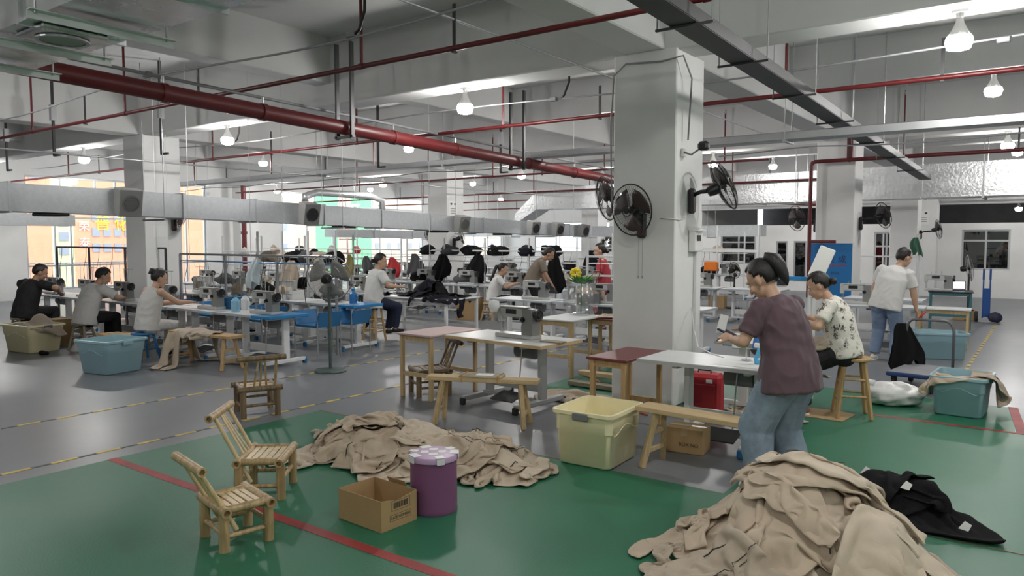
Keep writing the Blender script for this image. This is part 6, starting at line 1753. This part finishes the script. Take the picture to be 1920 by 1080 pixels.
def carton(label, loc, rz, d, flap=True):
    t = thing('cardboard_box', label, 'box', loc, rz)
    b = MB(); b.box((0, 0, d[2] / 2), d, b=.004); b.obj('box_body', CARD, t)
    b = MB(); b.box((0, 0, d[2] + .001), (d[0], .05, .002)); b.obj('tape', MATS['parcel_tape'], t)
    return t
carton('long carton with black cloth on top beside the sack truck', (-1.45, 18.45, 0), .1, (.42, .30, .20))
hz = HMap(-2.2, -.8, 17.8, 19.2, .03); hz.box(-1.66, -1.24, 18.3, 18.6, .205)
heap(['black cloth lying on the carton beside the sack truck'], hz, [(-1.45, 18.45, .3)], [BLKCL], 'black_garment', 'garment', None, (.42, .34), 300, .6, .12, 20, s=.055, levels=1)
carton('brown carton with dark mark by the far partition', (-6.75, 18.1, 0), .1, (.40, .30, .30))
carton('carton standing behind the seated woman in grey', (-10.75, 5.42, 0), .2, (.34, .30, .34))
carton('pale carton with round holes under the middle row', (-10.05, 12.3, 0), .25, (.45, .40, .48))
carton('carton beside the worker in white at the left row', (-11.2, 5.35, 0), -.1, (.36, .30, .32))
carton('dark brown carton at the far left by the man in black', (-13.05, 5.35, 0), .3, (.34, .34, .42))
t = thing('orange_bin', 'orange plastic box on a clear stand by the far partition', 'bin', (-6.70, 17.5, 0), .2)
b = MB(); b.box((0, 0, 1.06), (.32, .24, .22), b=.02); b.obj('box', mat('orange_plastic', (.72, .18, .015), .4), t)
b = MB(); b.tube((0, 0, 0), (0, 0, .96), .02, n=8); b.lathe([(0, 0), (.16, 0), (.16, .02), (0, .02)], 16); b.obj('stand', STEEL, t)
# clear bag with plastic flowers, on the blue trimmed board
t = thing('flower_bag', 'clear plastic bag with yellow artificial flower and green leaves', 'bag', (-4.95, 8.35, .722), 0); t.scale = (1.25, 1.25, 1.2)
vs = []; b = MB()
b.lathe([(.0, .02), (.10, .0), (.17, .04), (.19, .14), (.18, .26), (.15, .32), (.16, .38)], 18, cap=False); b.obj('bag', glass_mat('clear_film', (.84, .85, .85), .14, .2), t, True)
LEAF = mat('plastic_leaf', (.04, .22, .03), .4)
for i in range(34):
    a = i * 2.4; l = .13 + .05 * ((i * 7) % 3) / 2; p0 = V((.03 * math.cos(a), .03 * math.sin(a), .34)); d = V((math.cos(a), math.sin(a), .45 + .3 * ((i * 5) % 4) / 3)).normalized(); sdv = d.cross(V((0, 0, 1))).normalized() * .022
    b = MB(); b._add([p0, p0 + d * l * .5 + sdv, p0 + d * l, p0 + d * l * .5 - sdv, p0 + d * l * .5 + V((0, 0, -.008))], [(0, 1, 4), (1, 2, 4), (2, 3, 4), (3, 0, 4), (0, 3, 2, 1)]); b.obj('leaf', LEAF, t)
b = MB(); b.tube((0, 0, .03), (0, 0, .4), .008, n=6); b.obj('stem', LEAF, t)
for i in range(8):
    a = 2 * PI * i / 8; b = MB(); b.ell((-.03 + .042 * math.cos(a), -.06, .46 + .036 * math.sin(a)), (.030, .014, .024)); b.obj('petal', mat('yellow_petal', (.75, .55, .02), .5), t, True)
leg_table('small white table with blue front edge carrying the flower bag', (-4.95, 8.1, 0), 0, .55, .8, .72, WHITEM, WOOD)
# boards stacked on the floor behind the wood-edged table
for i in range(3):
    b = MB(); b.box((0, 0, 0), (1.0, .12, .05), b=.004)
    o = b.obj('wooden_plank', (WOODG, WOODX, WOOD)[i], None, loc=(-4.0 + .04 * i, 7.35 + .16 * i, .04 + .10 * i)); o.rotation_euler = (0, 0, -.04 * i)
    tag(o, ('lowest grey plank on the floor left of the column', 'middle pale plank on the floor left of the column', 'upper plank leaning left of the column')[i], 'plank')
# thin white supply wires dropping to the machines
for i, (x, y) in enumerate(((-12.2, 6.6), (-11.2, 6.6), (-10.0, 6.9), (-9.2, 6.9), (-8.2, 9.0), (-7.6, 12.5), (-10.6, 9.6), (-12.9, 7.2))):
    b = MB(); b.tube((0, 0, 1.4), (0, 0, 4.497), .0045, n=5)
    tag(b.obj('supply_wire', CABLEW, None, loc=(x, y, 0)), 'thin white wire hanging from the ceiling, %s of eight' % ORD[i], 'wire', 'thin supply wires')
# small dark thing on the floor by the cream tub
tag(MB().ell((0, 0, .035), (.07, .045, .035)).ell((.06, .03, .03), (.05, .035, .028)).obj('dark_rag', BLKCL, None, True, (-12.02, 4.72, 0)), 'small black rag on the floor by the far cream tub', 'rag')

tag(MB().ell((0, 0, .11), (.13, .11, .11)).obj('round_bag', mat('navy_red_bag', (.03, .03, .07), .6, var=.5, vscale=9), None, True, (-.88, 18.1, 0)), 'small round navy bag on the floor beside the sack truck', 'bag')

# odds and ends on the tables
def jug(label, loc, m):
    t = thing('water_jug', label, 'jug', loc)
    b = MB(); b.lathe([(0, 0), (.055, 0), (.06, .01), (.06, .15), (.03, .185), (.022, .19), (.022, .21), (0, .21)], 18); b.obj('jug_body', m, t, 40)
    b = MB(); b.lathe([(0, .205), (.026, .205), (.026, .235), (0, .235)], 14); b.obj('cap', BLUEED, t, 40)
    b = MB(); b.path([(.055, 0, .13), (.10, 0, .12), (.10, 0, .06), (.058, 0, .04)], .008, 8); b.obj('handle', m, t, True)
jug('white water jug with blue cap between the left row machines', (-9.35, 6.34, .70), WHITEP)
jug('pale blue water jug beside the second left row machine', (-9.22, 6.10, .70), mat('jug_blue', (.30, .55, .72), .3))
jug('blue water jug on the table behind the tall stool worker', (-8.70, 7.80, .72), mat('jug_deep_blue', (.06, .22, .50), .3))
def crate(label, loc, rz, m, d=(.34, .24, .16)):
    t = thing('plastic_crate', label, 'crate', loc, rz)
    b = MB(); b.box((0, 0, .006), (d[0], d[1], .012)); b.obj('crate_floor', m, t)
    for s in (-1, 1):
        b = MB(); b.box((0, s * (d[1] / 2 - .005), d[2] / 2 + .006), (d[0], .010, d[2] - .012), b=.003); b.obj('side_wall', m, t)
        b = MB(); b.box((s * (d[0] / 2 - .005), 0, d[2] / 2 + .006), (.010, d[1] - .02, d[2] - .012), b=.003); b.obj('end_wall', m, t)
crate('blue plastic crate on the left row table', (-9.62, 6.36, .70), .1, BLUEPL)
crate('blue plastic crate on the table left of the middle column', (-12.2, 10.0, .70), .2, mat('bright_blue_plastic', (.02, .14, .55), .4), (.5, .3, .16))
crate('white plastic crate on the row facing the left row', (-10.3, 7.9, .70), -.1, WHITEP)
crate('grey plastic crate on the row behind the front column', (-5.9, 10.2, .70), .3, GREYPL)
